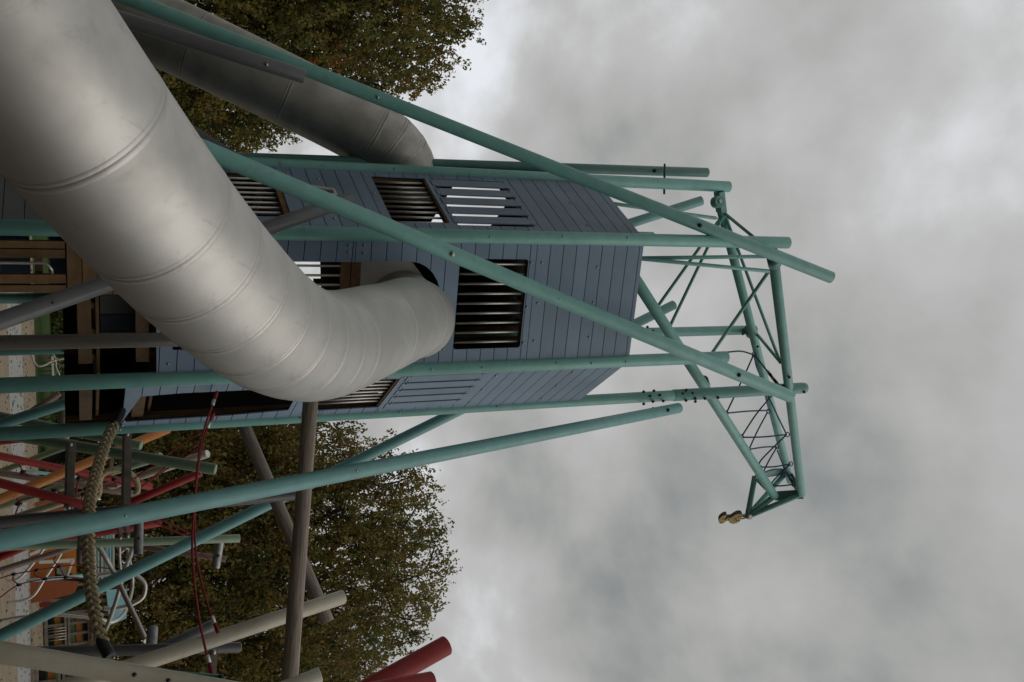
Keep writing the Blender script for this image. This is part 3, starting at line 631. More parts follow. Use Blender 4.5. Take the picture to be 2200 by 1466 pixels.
# red hand ropes from the tower
for nm, pts, fer in (('upper', [(0.474, 11.2, 3.046), (0.814, 10.9, 2.877), (1.016, 10.7, 2.797), (1.442, 10.3, 2.69), (1.922, 9.9, 2.607), (2.347, 9.6, 2.601), (2.691, 9.4, 2.636), (2.938, 9.2, 2.678)], 'red rope looping from the tower wall down to the low cream pole'),
                     ('lower', [(0.729, 11.6, 3.055), (0.938, 11.5, 2.946), (1.226, 11.3, 2.85), (1.655, 11.1, 2.772), (2.14, 11, 2.753), (2.474, 10.9, 2.794), (2.756, 10.8, 2.856), (2.988, 10.7, 2.927)], 'red rope looping from the tower wall to the slanting cream pole')):
    p = [V(q) for q in pts]
    o = rope('hand_rope', p, 0.0115, 'rope_red', None, n=10); tag(o, fer, 'rope', 'red hand ropes')
    for a, b in ((p[0], p[1]), (p[-1], p[-2])):
        d = unit(b - a); m2 = MB(); m2.tube([a + d * .11, a + d * .19], 0.02, 12, bevel=.004); m2.build('ferrule', 'ferrule', o, a)
        m2 = MB(); m2.tube(catmull([a + d * .12, a + d * .05 + V((.015, 0, 0)), a, a + d * .05 - V((.015, 0, 0)), a + d * .12], 5), 0.017, 8); m2.build('rope_eye', 'rope_red', o, a)
# braided hemp rope
BRP = catmull([(0.638, 11.5, 2.078), (0.753, 11.3, 2.006), (0.891, 11.1, 1.918), (1.134, 10.7, 1.813), (1.356, 10.3, 1.732), (1.603, 9.9, 1.695), (1.847, 9.6, 1.689), (2.076, 9.3, 1.701), (2.262, 9.05, 1.732), (2.437, 8.9, 1.771), (2.53, 8.8, 1.826)], 24)
br = empty('braided_rope', tuple(V(BRP[0])), 'thick braided hemp rope sagging from the tower to the low cream pole', 'rope')
acc = [0.0]
for i in range(1, len(BRP)): acc.append(acc[-1] + np.linalg.norm(V(BRP[i]) - V(BRP[i - 1])))
TT = acc[-1]; RR = 0.036
def br_at(s):
    s = min(max(s, 0), TT - 1e-6); i = int(np.searchsorted(acc, s, side='right')) - 1; i = min(i, len(BRP) - 2)
    t = (s - acc[i]) / (acc[i + 1] - acc[i]); return V(BRP[i]) * (1 - t) + V(BRP[i + 1]) * t
def lobe(mb, c, ax, sd, dp, ln, w, th):
    """one bight of the plait: a tapered strand of fibre"""
    q = [c + ax * ln * t + dp * th * 0.55 * (1 - (t * 2) ** 2) for t in (-.5, -.36, -.15, .1, .34, .5)]
    mb.tube(q, [w * k for k in (.35, .8, 1.05, 1.05, .8, .35)], 8)
stp = 0.078
for k in range(4):
    mb = MB(); s = 0.30 + (k % 2) * stp / 2
    while s < TT - 0.16:
        c = br_at(s); t = unit(br_at(s + .02) - br_at(s - .02)); a = unit(np.cross(t, V((0, 1, 0.3)))); b = np.cross(t, a)
        side = 1 if k % 2 == 0 else -1; front = 1 if k < 2 else -1
        b2 = b if b @ (V((0, 0, 1.6)) - c) > 0 else -b
        cc = c + a * side * 0.020 + b2 * front * 0.0145
        lobe(mb, cc, unit(t * .74 + a * side * .67 - b2 * front * .25), a, b2 * front, 0.110, 0.0205, 0.03)
        s += stp
    mb.build('strand', 'rope_hemp', br, br_at(.3))
core = MB(); core.tube([br_at(.2 + (TT - .3) * i / 40) for i in range(41)], 0.022, 10); core.build('core', 'rope_hemp', br, br_at(.2))
for s0, s1 in ((0.0, 0.33), (TT - 0.20, TT)):
    q = [br_at(s0 + (s1 - s0) * i / 6) for i in range(7)]; mb = MB(); mb.tube(q, [.044, .050, .052, .050, .052, .050, .047], 16); mb.build('end_wrap', 'black_wrap', br, q[0])
m2 = MB()
for s in (0.12, 0.2, 0.28, TT - .15, TT - .07):
    c = br_at(s); 
    for dz in (-.02, .03): m2.ball(c + V((.055, -.03, .02 + dz)), 0.014, 6)
tag(m2.build('clamp_bolts', 'bolt_steel', br, br_at(.2)), kind='stuff')

# ------------------------------------------------------------------ coloured poles further back
CP = 'coloured poles of the climbing forest'
for lab, arg, m, g, cap in (
    ('dark grey pole just above the thick teal pole, end showing behind the log', ((1.752, 11.6, 0.861), (1.867, 12.4, 4.106), 0.065), 'dark_grey', True, None),
    ('upright dark grey pole behind the low cream pole', ((3.158, 11.6, 1.089), (3.5, 11.8, 3.306), 0.060), 'dark_grey', True, 'white_paint'),
    ('grey slanting pole with cut end under the red rope ends', ((3.627, 12.2, 2.121), (3.303, 12.2, 3.051), 0.069), 'grey', True, None),
    ('sage green pole in front of the brown tree, pale end cap, longest of the greens', ((1.117, 15, 0.9), (1.657, 14, 3.36), 0.077), 'sage', True, 'pale_green'),
    ('short sage green pole end beside the orange pole', ((1.189, 16.5, 1.534), (1.444, 16, 2.523), 0.071), 'sage', True, 'pale_green'),
    ('thin sage pole standing on the sand, crossing the red pole', ((2.482, 24, 0.236), (1.849, 22, 1.593), 0.064), 'sage', True, None),
    ('pale green pole slanting behind the two upright steel beams', ((3.068, 22.5, 0.201), (1.934, 19, 3.026), 0.077), 'pale_green', True, None),
    ('bright orange pole crossing the climbing forest', ((2.086, 16, 0.59), (1.326, 17.5, 3.052), 0.073), 'orange', True, None),
    ('red pole sloping upward past the steel beams', ((1.55, 17, 0.543), (2.351, 18, 2.785), 0.059), 'red', True, None),
    ('thick red pole capped in black behind the braided rope', ((1.619, 14, 0.721), (2.003, 14, 1.725), 0.060), 'red', True, 'bolt_black'),
    ('red pole slanting up to the red ropes', ((2.793, 16, 0.935), (1.867, 15.5, 3.336), 0.059), 'red', True, None),
    ('dark red pole low at the sand beside the tower post', ((1.508, 19, 0.424), (1.48, 19, 0.966), 0.036), 'red', True, None),
    ('red pole end peeking out above the light teal pole', ((2.597, 15.5, 2.06), (2.55, 15.5, 2.744), 0.072), 'red', True, None),
    ('long cream pole in the climbing forest with open white end', ((3.011, 20, 0.402), (1.738, 17, 3.617), 0.069), 'cream', True, 'white_paint'),
    ('brown pole low behind the red poles', ((1.914, 18, 0.474), (2.539, 18.5, 2.621), 0.055), 'brown', True, None),
    ('brown pole in front of the orange hut', ((3.408, 17.5, 0.467), (3.189, 18, 1.766), 0.049), 'brown', True, None),
    ('brown pole end beside the cut steel pipe', ((3.07, 17.5, 1.832), (3.533, 17, 3.862), 0.050), 'brown', True, None),
    ('pale green upright pole right of the thick teal pole', ((2.444, 14, 1.018), (2.641, 14, 3.659), 0.056), 'pale_green', True, None),
    ('brown pole leaning in the shade under the tower', ((1.111, 19, 0.764), (0.695, 19, 1.377), 0.061), 'brown', True, None),
    ('upright brown log post on the lawn seen under the tower', ((1.686, 19.5, 1.423), (0.718, 19.5, 1.478), 0.080), 'log_wood', False, None),
    ('pale blue rail low among the poles', ((2.564, 24, 0.625), (2.789, 24, 1.725), 0.034), 'sky_blue', False, None),
    ('pale blue rail in front of the orange hut', ((5.788, 28, 0.382), (5.826, 28, 1.746), 0.042), 'sky_blue', False, None),
    ('thin brown rail among the steel hoops under the tower', ((0.039, 26, 0.883), (0.521, 26, 1.789), 0.025), 'brown', False, None)):
    pole('playground_pole', lab, 'pole', *arg, m, ground=g, group=CP, cap=cap, n=20)
# steel crossbeams and cut pipes
def beam_thing(name, lab, p, q, w, h, m):
    mb = MB(); mb.beam(p, q, w, h); mb.beam(V(p) + V((0, -w * .62, 0)), V(q) + V((0, -w * .62, 0)), w * .2, h * .55)
    o = mb.build(name, m, None, p); tag(o, lab, 'beam', 'grey crossbeams between the poles')
    for e_ in (p, q):
        m2 = MB(); bolt(m2, V(e_) * .96 + V(p) * .02 + V(q) * .02 + V((0, -w * .75, 0)), (0, -1, 0), .025, .02); m2.build('bolt', 'bolt_steel', o, e_)
beam_thing('crossbeam', 'grey crossbeam left of the braided rope', (1.201, 14.4, 1.55), (2.013, 14, 1.507), 0.09, 0.12, 'weathered')
beam_thing('crossbeam', 'grey crossbeam right of the braided rope, nearer the orange pole', (1.093, 14.2, 2.247), (2.064, 13.9, 2.19), 0.09, 0.12, 'weathered')
beam_thing('crossbeam', 'thin grey crossbeam behind the orange pole', (1.578, 17, 2.137), (1.928, 17, 2.114), 0.07, 0.07, 'weathered')
beam_thing('crossbeam', 'steel bracket with a round hole beside the red rope end', (2.831, 9.6, 2.736), (3.161, 9.5, 2.693), 0.07, 0.085, 'weathered')
def pipe(lab, p, q, r):
    mb = MB(); p, q = V(p), V(q)
    mb.tube([p, q], r, 24, caps=False); mb.tube([q, p], r * .88, 24, caps=False)
    d = unit(q - p); a = unit(np.cross(d, V((0, 1, 0)))); b = np.cross(d, a)
    for e_ in (p, q):
        k = 24; ro = [e_ + r * (math.cos(2 * PI * i / k) * a + math.sin(2 * PI * i / k) * b) for i in range(k)]; ri = [e_ + r * .88 * (math.cos(2 * PI * i / k) * a + math.sin(2 * PI * i / k) * b) for i in range(k)]
        mb.add(ro + ri, [(i, (i + 1) % k, k + (i + 1) % k, k + i) for i in range(k)])
    o = mb.build('steel_pipe', 'galvanised', None, tuple(p)); tag(o, lab, 'pipe', 'cut steel pipes on the poles')
    m2 = MB(); bolt(m2, (p + q) / 2 + V((0, -r, 0)), (0, -1, 0), .02, .01); m2.build('bolt', 'bolt_black', o, tuple((p + q) / 2))
pipe('cut steel pipe end beside the slanting cream pole', (3.615, 13.6, 2.464), (3.926, 13.2, 2.394), 0.068)
pipe('cut steel pipe with handrail clamped on, above the pale green pole', (2.159, 13.4, 2.32), (2.566, 13.2, 2.292), 0.058)
pipe('cut steel pipe behind the rear teal pole', (2.758, 14.5, 3.453), (3.116, 14.5, 3.385), 0.062)
pipe('dark steel pipe right of the braided rope', (2.284, 13.6, 1.658), (2.665, 13.6, 1.632), 0.055)
beam_thing('crossbeam', 'short steel bracket above the pale green pole', (2.128, 13.2, 2.091), (2.32, 13.2, 2.086), 0.05, 0.06, 'weathered')
beam_thing('crossbeam', 'short steel bracket beside the cut pipe on the green pole', (2.113, 13.2, 2.167), (2.312, 13.2, 2.173), 0.05, 0.06, 'weathered')
# bent stainless rails
SR = 'bent stainless climbing rails'
for lab, pts, r in (
    ('bent steel rail ending low on the sand in front of the orange hut', [(5.537, 27, -0.014), (5.535, 27, 0.149), (5.483, 27, 0.284), (5.351, 27, 0.421), (5.184, 27, 0.569), (4.898, 27, 0.784), (4.57, 27, 0.96), (3.909, 27, 1.336)], .035),
    ('bent steel rail sweeping from the sand up to the brown pole', [(5.837, 26, 0.043), (5.833, 26, 0.338), (5.809, 26, 0.487), (5.697, 26, 0.65), (5.389, 26, 0.848), (5.08, 26, 1.058), (4.798, 26, 1.238), (4.392, 26, 1.432)], .035),
    ('long steel rail curving low behind the near teal pole', [(4.563, 19, 0.348), (4.547, 19, 0.635), (4.556, 19, 0.925), (4.599, 19, 1.292), (4.712, 19, 1.741), (4.819, 19, 2.083)], .03),
    ('big steel hoop right of the braided rope', [(3.559, 17, 1.866), (3.552, 17, 2.051), (3.56, 17, 2.239), (3.622, 17, 2.434), (3.744, 17, 2.558), (3.86, 17, 2.583), (4.005, 17, 2.53), (4.094, 17, 2.351), (4.125, 17, 2.141), (4.097, 17, 1.934)], .036),
    ('steel strut running from the cut pipe to the teal pole', [(2.459, 14.2, 2.364), (2.821, 15, 2.314), (3.361, 16, 2.227), (3.873, 16.5, 2.128), (4.431, 17, 1.98)], .034),
    ('steel strut crossing behind the hoop', [(2.742, 15.5, 1.83), (2.974, 15.5, 1.956), (3.298, 15.5, 2.105), (3.47, 15, 2.192), (3.694, 14.5, 2.307), (3.883, 14, 2.403)], .036),
    ('upright steel rail pair beside the striped wall, inner one', [(3.321, 18, 2.244), (3.559, 18, 2.245), (3.776, 18, 2.261)], .03),
    ('curved steel rail beside the striped wall, outer one', [(3.456, 18.2, 2.263), (3.402, 18.2, 2.355), (3.446, 18.2, 2.391), (3.578, 18, 2.4), (3.782, 18, 2.439), (4.037, 18, 2.433), (4.206, 17.8, 2.374), (4.354, 17.5, 2.261), (4.401, 17.3, 2.074), (4.305, 17.2, 1.899)], .03),
    ('steel rail end curling behind the braided rope', [(4.099, 18, 1.642), (3.986, 18, 1.674), (3.917, 18, 1.747), (3.868, 18, 1.857)], .032),
    ('white steel loop on the lawn under the tower', [(0.098, 24, 1.244), (0.131, 24, 1.309), (0.104, 24, 1.451), (0.118, 24, 1.565), (0.205, 24, 1.667), (0.343, 24, 1.721), (0.446, 24, 1.68), (0.494, 24, 1.574)], .022),
    ('steel hoop meeting the sand edge under the tower', [(0, 24, 0.782), (0.166, 24, 0.824), (0.261, 24, 0.904), (0.245, 24, 1.026), (0.177, 24, 1.149), (0.14, 24, 1.262)], .022),
    ('thin steel rail crossing the loop under the tower', [(-0.007, 24.2, 1.197), (0.12, 24.2, 1.25), (0.308, 24.2, 1.264), (0.478, 24.2, 1.326)], .02)):
    o = rope('steel_rail', pts, r, 'steel_bar', None, n=10, dens=8); tag(o, lab, 'rail', SR)
# red climbing nets
RN = 'red climbing net ropes'
def netline(lab, segs, knots, r=0.013):
    root = empty('climbing_net', segs[0][0], lab, 'climbing net', RN)
    for s in segs: rope('net_rope', s, r, 'rope_red', root, sag=0.1 if len(s) == 2 else 0, n=6)
    for k in knots:
        m2 = MB(); m2.ball(k, 0.034, 8, sq=(1, 1, 1.6)); m2.build('knot', 'bolt_black', root, k)
netline('red rope net in front of the orange hut', [[(4.038, 20, 0.301), (3.99, 20, 0.528), (3.96, 20, 0.91), (3.945, 20, 1.283), (3.954, 20, 1.575), (4.101, 20, 2.215)], [(4.383, 20, 0.293), (4.194, 20, 0.599), (4.14, 20, 1.045), (4.157, 20, 1.388), (4.212, 20, 1.687), (4.328, 20, 2.127)], [(3.998, 20, 0.528), (4.09, 20, 0.511), (4.195, 20, 0.606)], [(3.945, 20, 1.283), (4.072, 20, 1.335), (4.157, 20, 1.388)], [(3.74, 20, 1.226), (3.831, 20, 1.193), (3.945, 20, 1.283)], [(3.96, 20, 0.91), (4.14, 20, 1.045)]],
        [(3.99, 20, 0.528), (3.96, 20, 0.91), (3.945, 20, 1.283), (4.195, 20, 0.606), (4.14, 20, 1.045), (4.157, 20, 1.388)])
netline('red rope net strung between the red poles and the sand', [[(1.76, 18, 0.743), (1.927, 18, 0.814), (1.987, 18, 0.895)], [(1.872, 18, 1.196), (1.954, 18, 1.25), (2.113, 18, 1.387)], [(1.927, 18, 0.814), (2.017, 18, 0.984)], [(2.085, 16, 0.807), (2.176, 16, 0.829), (2.321, 16, 0.783)], [(2.176, 16, 0.829), (2.094, 16, 1.045)], [(1.99, 16, 1.264), (2.021, 16, 1.313), (2.072, 16, 1.418)], [(2.021, 16, 1.313), (2.154, 16, 1.404)]],
        [(1.927, 18, 0.814), (2.176, 16, 0.829), (2.021, 16, 1.313)])
netline('tangle of red net ropes around the hemp hoop behind the braided rope', [[(1.885, 17, 1.583), (1.927, 17, 1.636), (1.987, 17, 1.654), (2.088, 17, 1.618), (2.277, 17, 1.593)], [(2.012, 17, 1.954), (2.004, 17, 2.126), (2.06, 17, 2.173), (2.129, 17, 2.276)], [(2.137, 17, 1.937), (2.14, 17, 2.054), (2.167, 17, 2.192)], [(2.006, 17, 2.154), (2.106, 17, 2.179), (2.182, 17, 2.191)], [(2.336, 17, 1.666), (2.215, 17, 1.723), (2.087, 17, 1.781)], [(1.94, 17, 1.622), (2.013, 17, 1.783), (2.03, 17, 1.987)]],
        [(1.987, 17, 1.648), (2.052, 17, 2.167), (2.244, 17, 1.709), (2.158, 17, 1.752), (2.103, 17, 1.972)], 0.014)
for lab, a, b in (('thin red rope stretched highest to the sage pole', (1.194, 15, 3.323), (1.715, 17, 2.984)), ('thin red rope stretched along the cream pole', (1.355, 15, 3.266), (2.268, 17, 2.483)), ('thin red rope with a white ferrule by the cream pole end', (1.436, 15, 3.264), (2.228, 17, 2.541)), ('short red rope tied to the cream pole', (1.636, 15, 2.659), (1.874, 15.5, 2.398)),
                 ('thin red rope behind the thick teal pole, higher one', (2.428, 15, 2.708), (2.713, 15, 3.177)), ('thin red rope behind the thick teal pole, lower one', (2.451, 15, 2.606), (2.713, 15, 3.047)), ('thin red rope dropping behind the rear teal pole', (2.923, 15, 3.224), (3.105, 15, 3.377))):
    o = rope('thin_rope', [a, b], 0.012, 'rope_red', None, sag=0.02, n=6); tag(o, lab, 'rope', 'thin red ropes')
o = rope('rope_hoop', [(2.302, 16.5, 1.808), (2.197, 16.5, 1.917), (1.967, 16.5, 1.943), (1.866, 16.5, 2.032), (1.842, 16.5, 2.181), (1.884, 16.5, 2.349), (2.011, 16.5, 2.462), (2.16, 16.5, 2.486), (2.245, 16.5, 2.456)], 0.045, 'rope_hemp', None, n=10); tag(o, 'hemp rope hoop hanging among the coloured poles', 'rope')
# green plate clamped to the low cream pole
mb = MB(); g0, g1 = (2.726, 8.75, 2.357), (2.878, 8.75, 2.739)
mb.prism([g0, (2.818, 8.75, 2.718), g1, (2.807, 8.75, 2.411)], (0, .03, 0)); o = mb.build('green_plate', 'green', None, g0); tag(o, 'green plate bolted onto the low cream pole', 'plate')
m2 = MB(); bolt(m2, (2.827, 8.74, 2.697), (0, -1, 0), .03, .02); m2.build('bolt', 'bolt_black', o, g0)
# rope clamp rings on the cream poles
# ------------------------------------------------------------------ huts at the far edge of the sand
def hut_panel(name, parent, pts, m, d=0.08, off=0.0):
    mb = MB(); mb.prism([V(p) - V((0, off, 0)) for p in pts], (0, d, 0)); return mb.build(name, m, parent, pts[0])
hut = empty('play_hut', (7.637, 40, -0.002), 'small orange play hut with white framed openings at the edge of the sand', 'play hut')
HY = 40
hut_panel('front_panel', hut, [(6.952, 40, -0.031), (8.516, 40, -0.07), (8.627, 40, 0.792), (7.047, 40, 0.832)], 'orange')
hut_panel('upper_panel', hut, [(7.151, 40, 0.829), (7.82, 40, 0.812), (8.305, 40, 1.523), (7.232, 40, 1.551)], 'orange')
hut_panel('side_panel', hut, [(8.044, 39.5, -0.01), (8.984, 39.5, -0.034), (8.825, 39.5, 1.446), (8.418, 39.5, 1.613)], 'rust_orange', off=.1)
hut_panel('window_frame', hut, [(7.532, 39.8, 0.298), (7.634, 39.8, 0.295), (7.722, 39.8, 1.475), (7.584, 39.8, 1.478)], 'white_paint', .1, .15)
hut_panel('window_frame', hut, [(8.222, 39.8, 1.195), (8.23, 39.8, 1.257), (7.636, 39.8, 1.477), (7.627, 39.8, 1.398)], 'white_paint', .1, .18)
hut_panel('roof_edge', hut, [(7.23, 39.7, -0.088), (7.331, 39.7, -0.09), (7.083, 39.7, 0.712), (6.947, 39.7, 0.715)], 'white_paint', .1, .2)
hut_panel('green_panel', hut, [(7.86, 39.9, 0.875), (8.1, 39.9, 0.869), (8.213, 39.9, 1.226), (7.859, 39.9, 1.156)], 'pale_green', .06, .1)
hut_panel('opening_shade', hut, [(7.939, 40, 0.794), (8.625, 40, 0.776), (8.722, 40, 1.529), (8.341, 40, 1.538)], 'groove', .05, -.1)  # near-black sheet standing in for the shade inside the opening
hut_panel('roof_panel', hut, [(6.121, 40, 0.189), (5.439, 40, 0.207), (5.326, 40, 1.221), (6.051, 40, 1.202)], 'rust_orange')
sw = empty('striped_wall', (7.835, 42, -0.126), 'play wall of horizontal teal, green and pink stripes', 'play wall')
mb = MB(); mb.beam((7.155, 42.2, -0.116), (7.487, 42.2, 2.927), .08, .08, (0, 1, 0)); mb.beam((8.877, 42.2, -0.16), (9.265, 42.2, 2.881), .08, .08, (0, 1, 0)); mb.build('wall_post', 'weathered', sw, (7.155, 42.2, -0.116))
stripe = ['sky_blue', 'teal_light', 'white_paint', 'pale_green', 'sky_blue', 'brown', 'white_paint', 'teal_light', 'pale_green', 'sky_blue', 'teal_light']
SA, SB = V((7.141, 42, 2.096)), V((7.233, 42, 2.961)); SC = V((9.152, 42, 2.044))
for i in range(14):
    t0, t1 = i / 14, (i + .72) / 14
    a, b = SA + (SB - SA) * t0, SA + (SB - SA) * t1; w = SC - SA
    mb = MB(); mb.prism([a, a + w, b + w, b], (0, .04, 0)); mb.build('stripe_board', stripe[i % len(stripe)], sw, tuple(a))
bp_ = empty('blue_panel', (10.078, 44, -0.255), 'pale blue slanting panel standing behind the steel hoops', 'panel')
hut_panel('sheet', bp_, [(9.853, 44, 2.626), (11.336, 44, 2.731), (11.139, 44, 3.384), (9.919, 44, 3.434)], 'sky_blue')
mb = MB(); mb.beam((9.954, 44.3, -0.297), (10.375, 44.3, 2.838), .1, .1, (0, 1, 0)); mb.beam((10.518, 44.3, -0.311), (10.958, 44.3, 2.822), .1, .1, (0, 1, 0)); mb.build('leg', 'weathered', bp_, (9.954, 44.3, -0.297))
def barrel(lab, base, rr, h, bands):
    root = empty('play_barrel', base, lab, 'barrel', 'striped barrels at the sand edge'); n = len(bands); b = V(base)
    for i, m in enumerate(bands):
        a0 = 2 * PI * i / (n * 2)
    for i in range(n * 2):
        a0, a1 = 2 * PI * i / (n * 2), 2 * PI * (i + .96) / (n * 2); poly = []
        for k in range(4):
            t = a0 + (a1 - a0) * k / 3; poly.append(b + V((rr * math.cos(t), rr * math.sin(t), 0)))
        for k in (3, 2, 1, 0):
            t = a0 + (a1 - a0) * k / 3; poly.append(b + V((rr * .85 * math.cos(t), rr * .85 * math.sin(t), 0)))
        mb = MB(); mb.prism(poly, (0, 0, h)); mb.build('stave', bands[i % n], root, poly[0])
barrel('red and orange striped barrel on the sand beside the play hut', (11.208, 47.793, 0), .30, 1.0, ['red', 'orange', 'rust_orange'])
def cabin(lab, px, w, Y, h):
    x0, y0 = px; root = empty('timber_cabin', (x0, Y, 0), lab, 'cabin', 'timber play cabins at the sand edge')
    for k in range(4):
        x = x0 + w * k / 3; mb = MB(); mb.beam((x, Y, 0), (x, Y, h), .12, .12, (0, 1, 0)); mb.build('post', 'weathered', root, (x, Y, 0))
    for z in (0.15, h * .5, h * .55, h): mb = MB(); mb.beam((x0 - .1, Y - .08, z), (x0 + w + .1, Y - .08, z), .06, .14); mb.build('rail', 'weathered', root, (x0, Y, z))
    for k in range(7):
        z = .35 + k * .3 ; m = ['groove', 'orange', 'navy', 'sage', 'orange', 'groove', 'sage'][k]
        mb = MB(); mb.beam((x0, Y + .15, z), (x0 + w, Y + .15, z), .03, .24); mb.build('wall_board', m, root, (x0, Y, z))
    for k in range(5):
        x = x0 + w * .42 + w * .09 * k; mb = MB(); mb.tube([(x, Y - .1, .15), (x, Y - .1, h * .5)], .02, 8); mb.build('baluster', 'steel_bar', root, (x, Y, .1))
    mb = MB(); mb.beam((x0 - .2, Y + .5, h + .1), (x0 + w + .2, Y + .5, h + .1), 1.6, .06); mb.build('roof', 'brown', root, (x0, Y, h))
cabin('grey timber play cabin with rails behind the rear teal pole', ((12.292, 51, 0.081)[0], 0), (13.794, 51, 0.043)[0] - (12.292, 51, 0.081)[0], 51.0, (13.142, 51, 2.005)[2])
cabin('grey timber play cabin at the frame edge behind the low cream pole', ((10.731, 38, -0.082)[0], 0), 2.2, 38.0, (11.272, 38, 1.834)[2])
# bench on the lawn under the tower
bn = empty('picnic_bench', (0.667, 56.675, 0), 'small park bench with railing on the lawn, seen under the tower', 'bench')
bx, by = (0.667, 56.675, 0)[0], 56.0
bx = bx * by / (0.667, 56.675, 0)[1]
for k in range(5):
    mb = MB(); mb.beam((bx - .45 + .22 * k, by, 0), (bx - .45 + .22 * k, by, .6), .05, .05, (0, 1, 0)); mb.build('leg', 'dark_grey', bn, (bx, by, 0))
mb = MB(); mb.beam((bx - .55, by, .66), (bx + .55, by, .66), .5, .1); mb.build('seat', 'white_paint', bn, (bx, by, .66))

# ------------------------------------------------------------------ trees
def tree(name, label, base, cz, rad, ncl, per, seed, mats, weights, droop=1.6, lump=0.09, leaf=(0.075, 0.145), group=None, csize=0.62, trunk_r=0.4, shell=0.40, lobes=9):
    g = np.random.default_rng(seed); bx, by = base
    root = empty(name, (bx, by, 0), label, 'tree', group)
    # cluster centres inside a lumpy ellipsoid
    ld = g.normal(size=(lobes, 3)); ld /= np.linalg.norm(ld, axis=1)[:, None]; la = g.uniform(-lump, lump, lobes)
    C_ = []
    while len(C_) < ncl:
        d = g.normal(size=3); d /= np.linalg.norm(d)
        rr = 1 + np.sum(la * np.maximum(0, ld @ d) ** 3)
        t = (g.random() ** shell) * rr
        p = np.array([bx, by, cz]) + d * t * np.array(rad)
        if p[2] > 0.8: C_.append(p)
    C_ = np.array(C_)
    # skeleton: trunk nodes then attach clusters nearest-first
    nodes = []; par = []
    th = cz + rad[2] * 0.55; nt_ = 9
    for i in range(nt_):
        z = th * i / (nt_ - 1); nodes.append(np.array([bx + g.normal() * .12 * (i > 0), by + g.normal() * .12 * (i > 0), z])); par.append(i - 1)
    order = np.argsort(np.linalg.norm((C_ - np.array([bx, by, cz * .7])) / np.array(rad), axis=1))
    step = max(1, len(order) // 420)
    for idx in order[::step]:
        p = C_[idx]; A_ = np.array(nodes); dd = np.linalg.norm(A_ - p, axis=1) + np.maximum(0, A_[:, 2] - p[2] + .2) * 1.5
        dd[0] += 99; j = int(np.argmin(dd)); m_ = (A_[j] + p) / 2 + g.normal(size=3) * .1 * dd[j] * .4 + np.array([0, 0, .06 * dd[j]])
        nodes.append(m_); par.append(j); nodes.append(p); par.append(len(nodes) - 2)
    cnt = np.ones(len(nodes))
    for i in range(len(nodes) - 1, 0, -1): cnt[par[i]] += cnt[i]
    R_ = trunk_r * (cnt / cnt[0]) ** 0.42
    tb = MB()
    tb.tube(nodes[:nt_], [max(.03, R_[i]) for i in range(nt_)], 10, caps=False)
    tb.build('trunk', 'bark', root, (bx, by, 0))
    lb_ = MB()
    for i in range(nt_, len(nodes)):
        a, b = nodes[par[i]], nodes[i]
        lb_.tube([a, b], [min(R_[par[i]], R_[i] * 1.5), max(.02, R_[i])], 5, caps=False)
    lb_.build('branches', 'bark', root, (bx, by, 0))
    # leaves
    n = ncl * per
    cc = np.repeat(C_, per, axis=0)
    sub = np.clip(g.normal(size=(ncl * 6, 3)), -1.7, 1.7) * np.array([csize * .62, csize * .62, csize * .62]); si = np.repeat(np.arange(ncl) * 6, per) + g.integers(0, 6, n)
    off = sub[si] + np.clip(g.normal(size=(n, 3)), -2, 2) * np.array([csize * .15, csize * .15, csize * .19 * droop]); off[:, 2] -= np.abs(g.normal(size=n)) * csize * .25 * droop
    P0 = cc + off
    ax = g.normal(size=(n, 3)); ax[:, 2] -= 0.8; ax /= np.linalg.norm(ax, axis=1)[:, None]
    bx_ = np.cross(ax, g.normal(size=(n, 3))); bx_ /= np.linalg.norm(bx_, axis=1)[:, None]
    sz = g.uniform(leaf[0], leaf[1], n)[:, None]
    verts = np.stack([P0 - ax * sz, P0 + bx_ * sz * .55, P0 + ax * sz, P0 - bx_ * sz * .55], 1).reshape(-1, 3) - np.array([bx, by, 0])
    me = bpy.data.meshes.new('crown'); me.vertices.add(4 * n); me.vertices.foreach_set('co', verts.ravel().astype(np.float32))
    me.loops.add(4 * n); me.loops.foreach_set('vertex_index', np.arange(4 * n, dtype=np.int32))
    me.polygons.add(n); me.polygons.foreach_set('loop_start', np.arange(0, 4 * n, 4, dtype=np.int32))
    for m in mats: me.materials.append(MATS[m])
    clm = g.choice(len(mats), size=ncl, p=weights); mi = np.repeat(clm, per); sw_ = g.random(n) < .25; mi[sw_] = g.choice(len(mats), size=int(sw_.sum()), p=weights)
    me.polygons.foreach_set('material_index', mi.astype(np.int32)); me.update(); me.validate()
    o = bpy.data.objects.new('crown', me); col.objects.link(o); o.location = (bx, by, 0); attach(o, root)
    return root
TG = 'autumn trees around the playground'
LM = ['leaf_olive', 'leaf_green', 'leaf_brown', 'leaf_rust', 'leaf_dark']
def tbase(p): return (p[0], p[1])
tree('tree', 'broad olive-brown tree right of the tower, crown rounding off into the sky', tbase((11.936, 56, 4.579)), (12.673, 56, 10.539)[2], (8.6, 5.0, (14.168, 56, 22.621)[2] - (12.673, 56, 10.539)[2]), 2300, 66, 21, LM, [.46, .20, .22, .02, .10], group=TG)
tree('tree', 'lower brown tree seen between tower and leaning pole', tbase((5.862, 60, 4.974)), (6.105, 60, 8.299)[2], (5.6, 5.2, (6.723, 60, 16.772)[2] - (6.105, 60, 8.299)[2]), 980, 66, 22, LM, [.44, .18, .24, .02, .12], group=TG)
tree('tree', 'brown tree at the frame edge behind the red pole ends', tbase((20.624, 60, 4.586)), (21.414, 60, 8.941)[2], (6.4, 5.6, (23.266, 60, 19.149)[2] - (21.414, 60, 8.941)[2]), 1050, 66, 23, LM, [.44, .18, .26, .02, .10], group=TG)
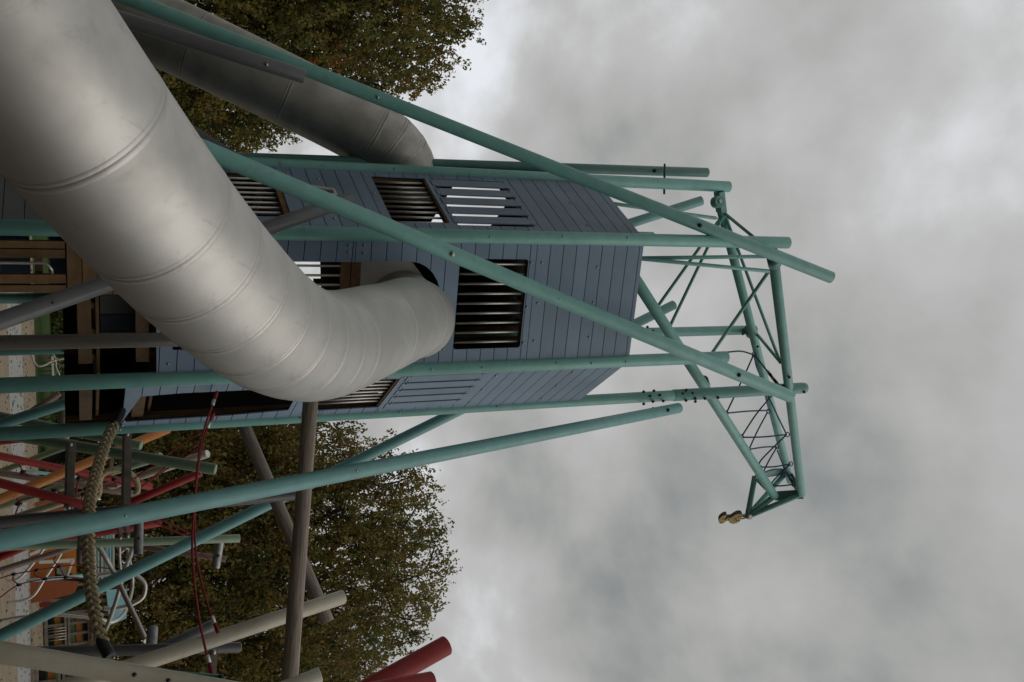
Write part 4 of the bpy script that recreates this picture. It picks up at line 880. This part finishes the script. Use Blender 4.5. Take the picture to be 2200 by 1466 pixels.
tree('tree', 'tall olive green tree left of the tower, crown cut by the frame', tbase((-19.46, 54, 5.287)), (-20.379, 54, 12.497)[2], (7.0, 5.0, (-21.843, 54, 23.977)[2] - (-20.379, 54, 12.497)[2]), 2300, 66, 24, LM, [.42, .34, .08, .04, .12], group=TG, droop=1.1)
tree('tree', 'dark green tree beneath the shaded slide, left of the tower', tbase((-15.327, 60, 4.286)), (-15.556, 60, 7.061)[2], (4.8, 4.6, (-16.302, 60, 16.107)[2] - (-15.556, 60, 7.061)[2]), 1050, 72, 25, LM, [.34, .38, .04, .04, .20], group=TG, droop=1.1)
# unseen tree copies, added beside and behind the viewpoint to block low sky light
TREES = [o for o in bpy.data.objects if o.name.startswith('tree') and o.get('category') == 'tree']
for k, (src_i, x, y, rz, lab) in enumerate(((0, -27, 14, 1.0, 'tree standing left of the playground beyond the frame'), (3, -24, -8, 2.1, 'tree standing left and behind the viewpoint'), (0, -8, -23, 3.0, 'tree directly behind the viewpoint'),
                                            (3, 11, -24, 4.0, 'tree behind the viewpoint to the right'), (0, 29, -16, 5.2, 'tree right and behind the viewpoint'), (2, 33, 22, 0.7, 'tree right of the playground beyond the frame'))):
    t0 = TREES[src_i]; r_ = t0.copy(); col.objects.link(r_); r_.location = (x, y, 0); r_.rotation_euler = (0, 0, rz); r_['label'] = lab; r_['group'] = TG
    for ch in t0.children:
        c_ = ch.copy(); col.objects.link(c_); c_.parent = r_; c_.location = ch.location
# far hedge closing the lawn
g = np.random.default_rng(77); n = 60000
hx = g.uniform(-70, 70, n); hy = 92 + g.normal(size=n) * 1.6; hh = 3.4 + 1.2 * np.sin(hx * .31) + .8 * np.sin(hx * .83 + 1); hz = hh * g.random(n) ** .7
mb = MB(); P0 = np.stack([hx, hy, hz], 1); ax = g.normal(size=(n, 3)); ax /= np.linalg.norm(ax, axis=1)[:, None]; b_x = np.cross(ax, g.normal(size=(n, 3))); b_x /= np.linalg.norm(b_x, axis=1)[:, None]; sz = g.uniform(.12, .28, n)[:, None]
vv = np.stack([P0 - ax * sz, P0 + b_x * sz * .6, P0 + ax * sz, P0 - b_x * sz * .6], 1).reshape(-1, 3)
me = bpy.data.meshes.new('hedge'); me.vertices.add(4 * n); me.vertices.foreach_set('co', vv.ravel().astype(np.float32)); me.loops.add(4 * n); me.loops.foreach_set('vertex_index', np.arange(4 * n, dtype=np.int32)); me.polygons.add(n); me.polygons.foreach_set('loop_start', np.arange(0, 4 * n, 4, dtype=np.int32))
for m in ('leaf_dark', 'leaf_green'): me.materials.append(MATS[m])
me.polygons.foreach_set('material_index', g.integers(0, 2, n).astype(np.int32)); me.update()
o = bpy.data.objects.new('far_hedge', me); col.objects.link(o); tag(o, 'dark far hedge closing off the lawn', 'hedge', kind='stuff')
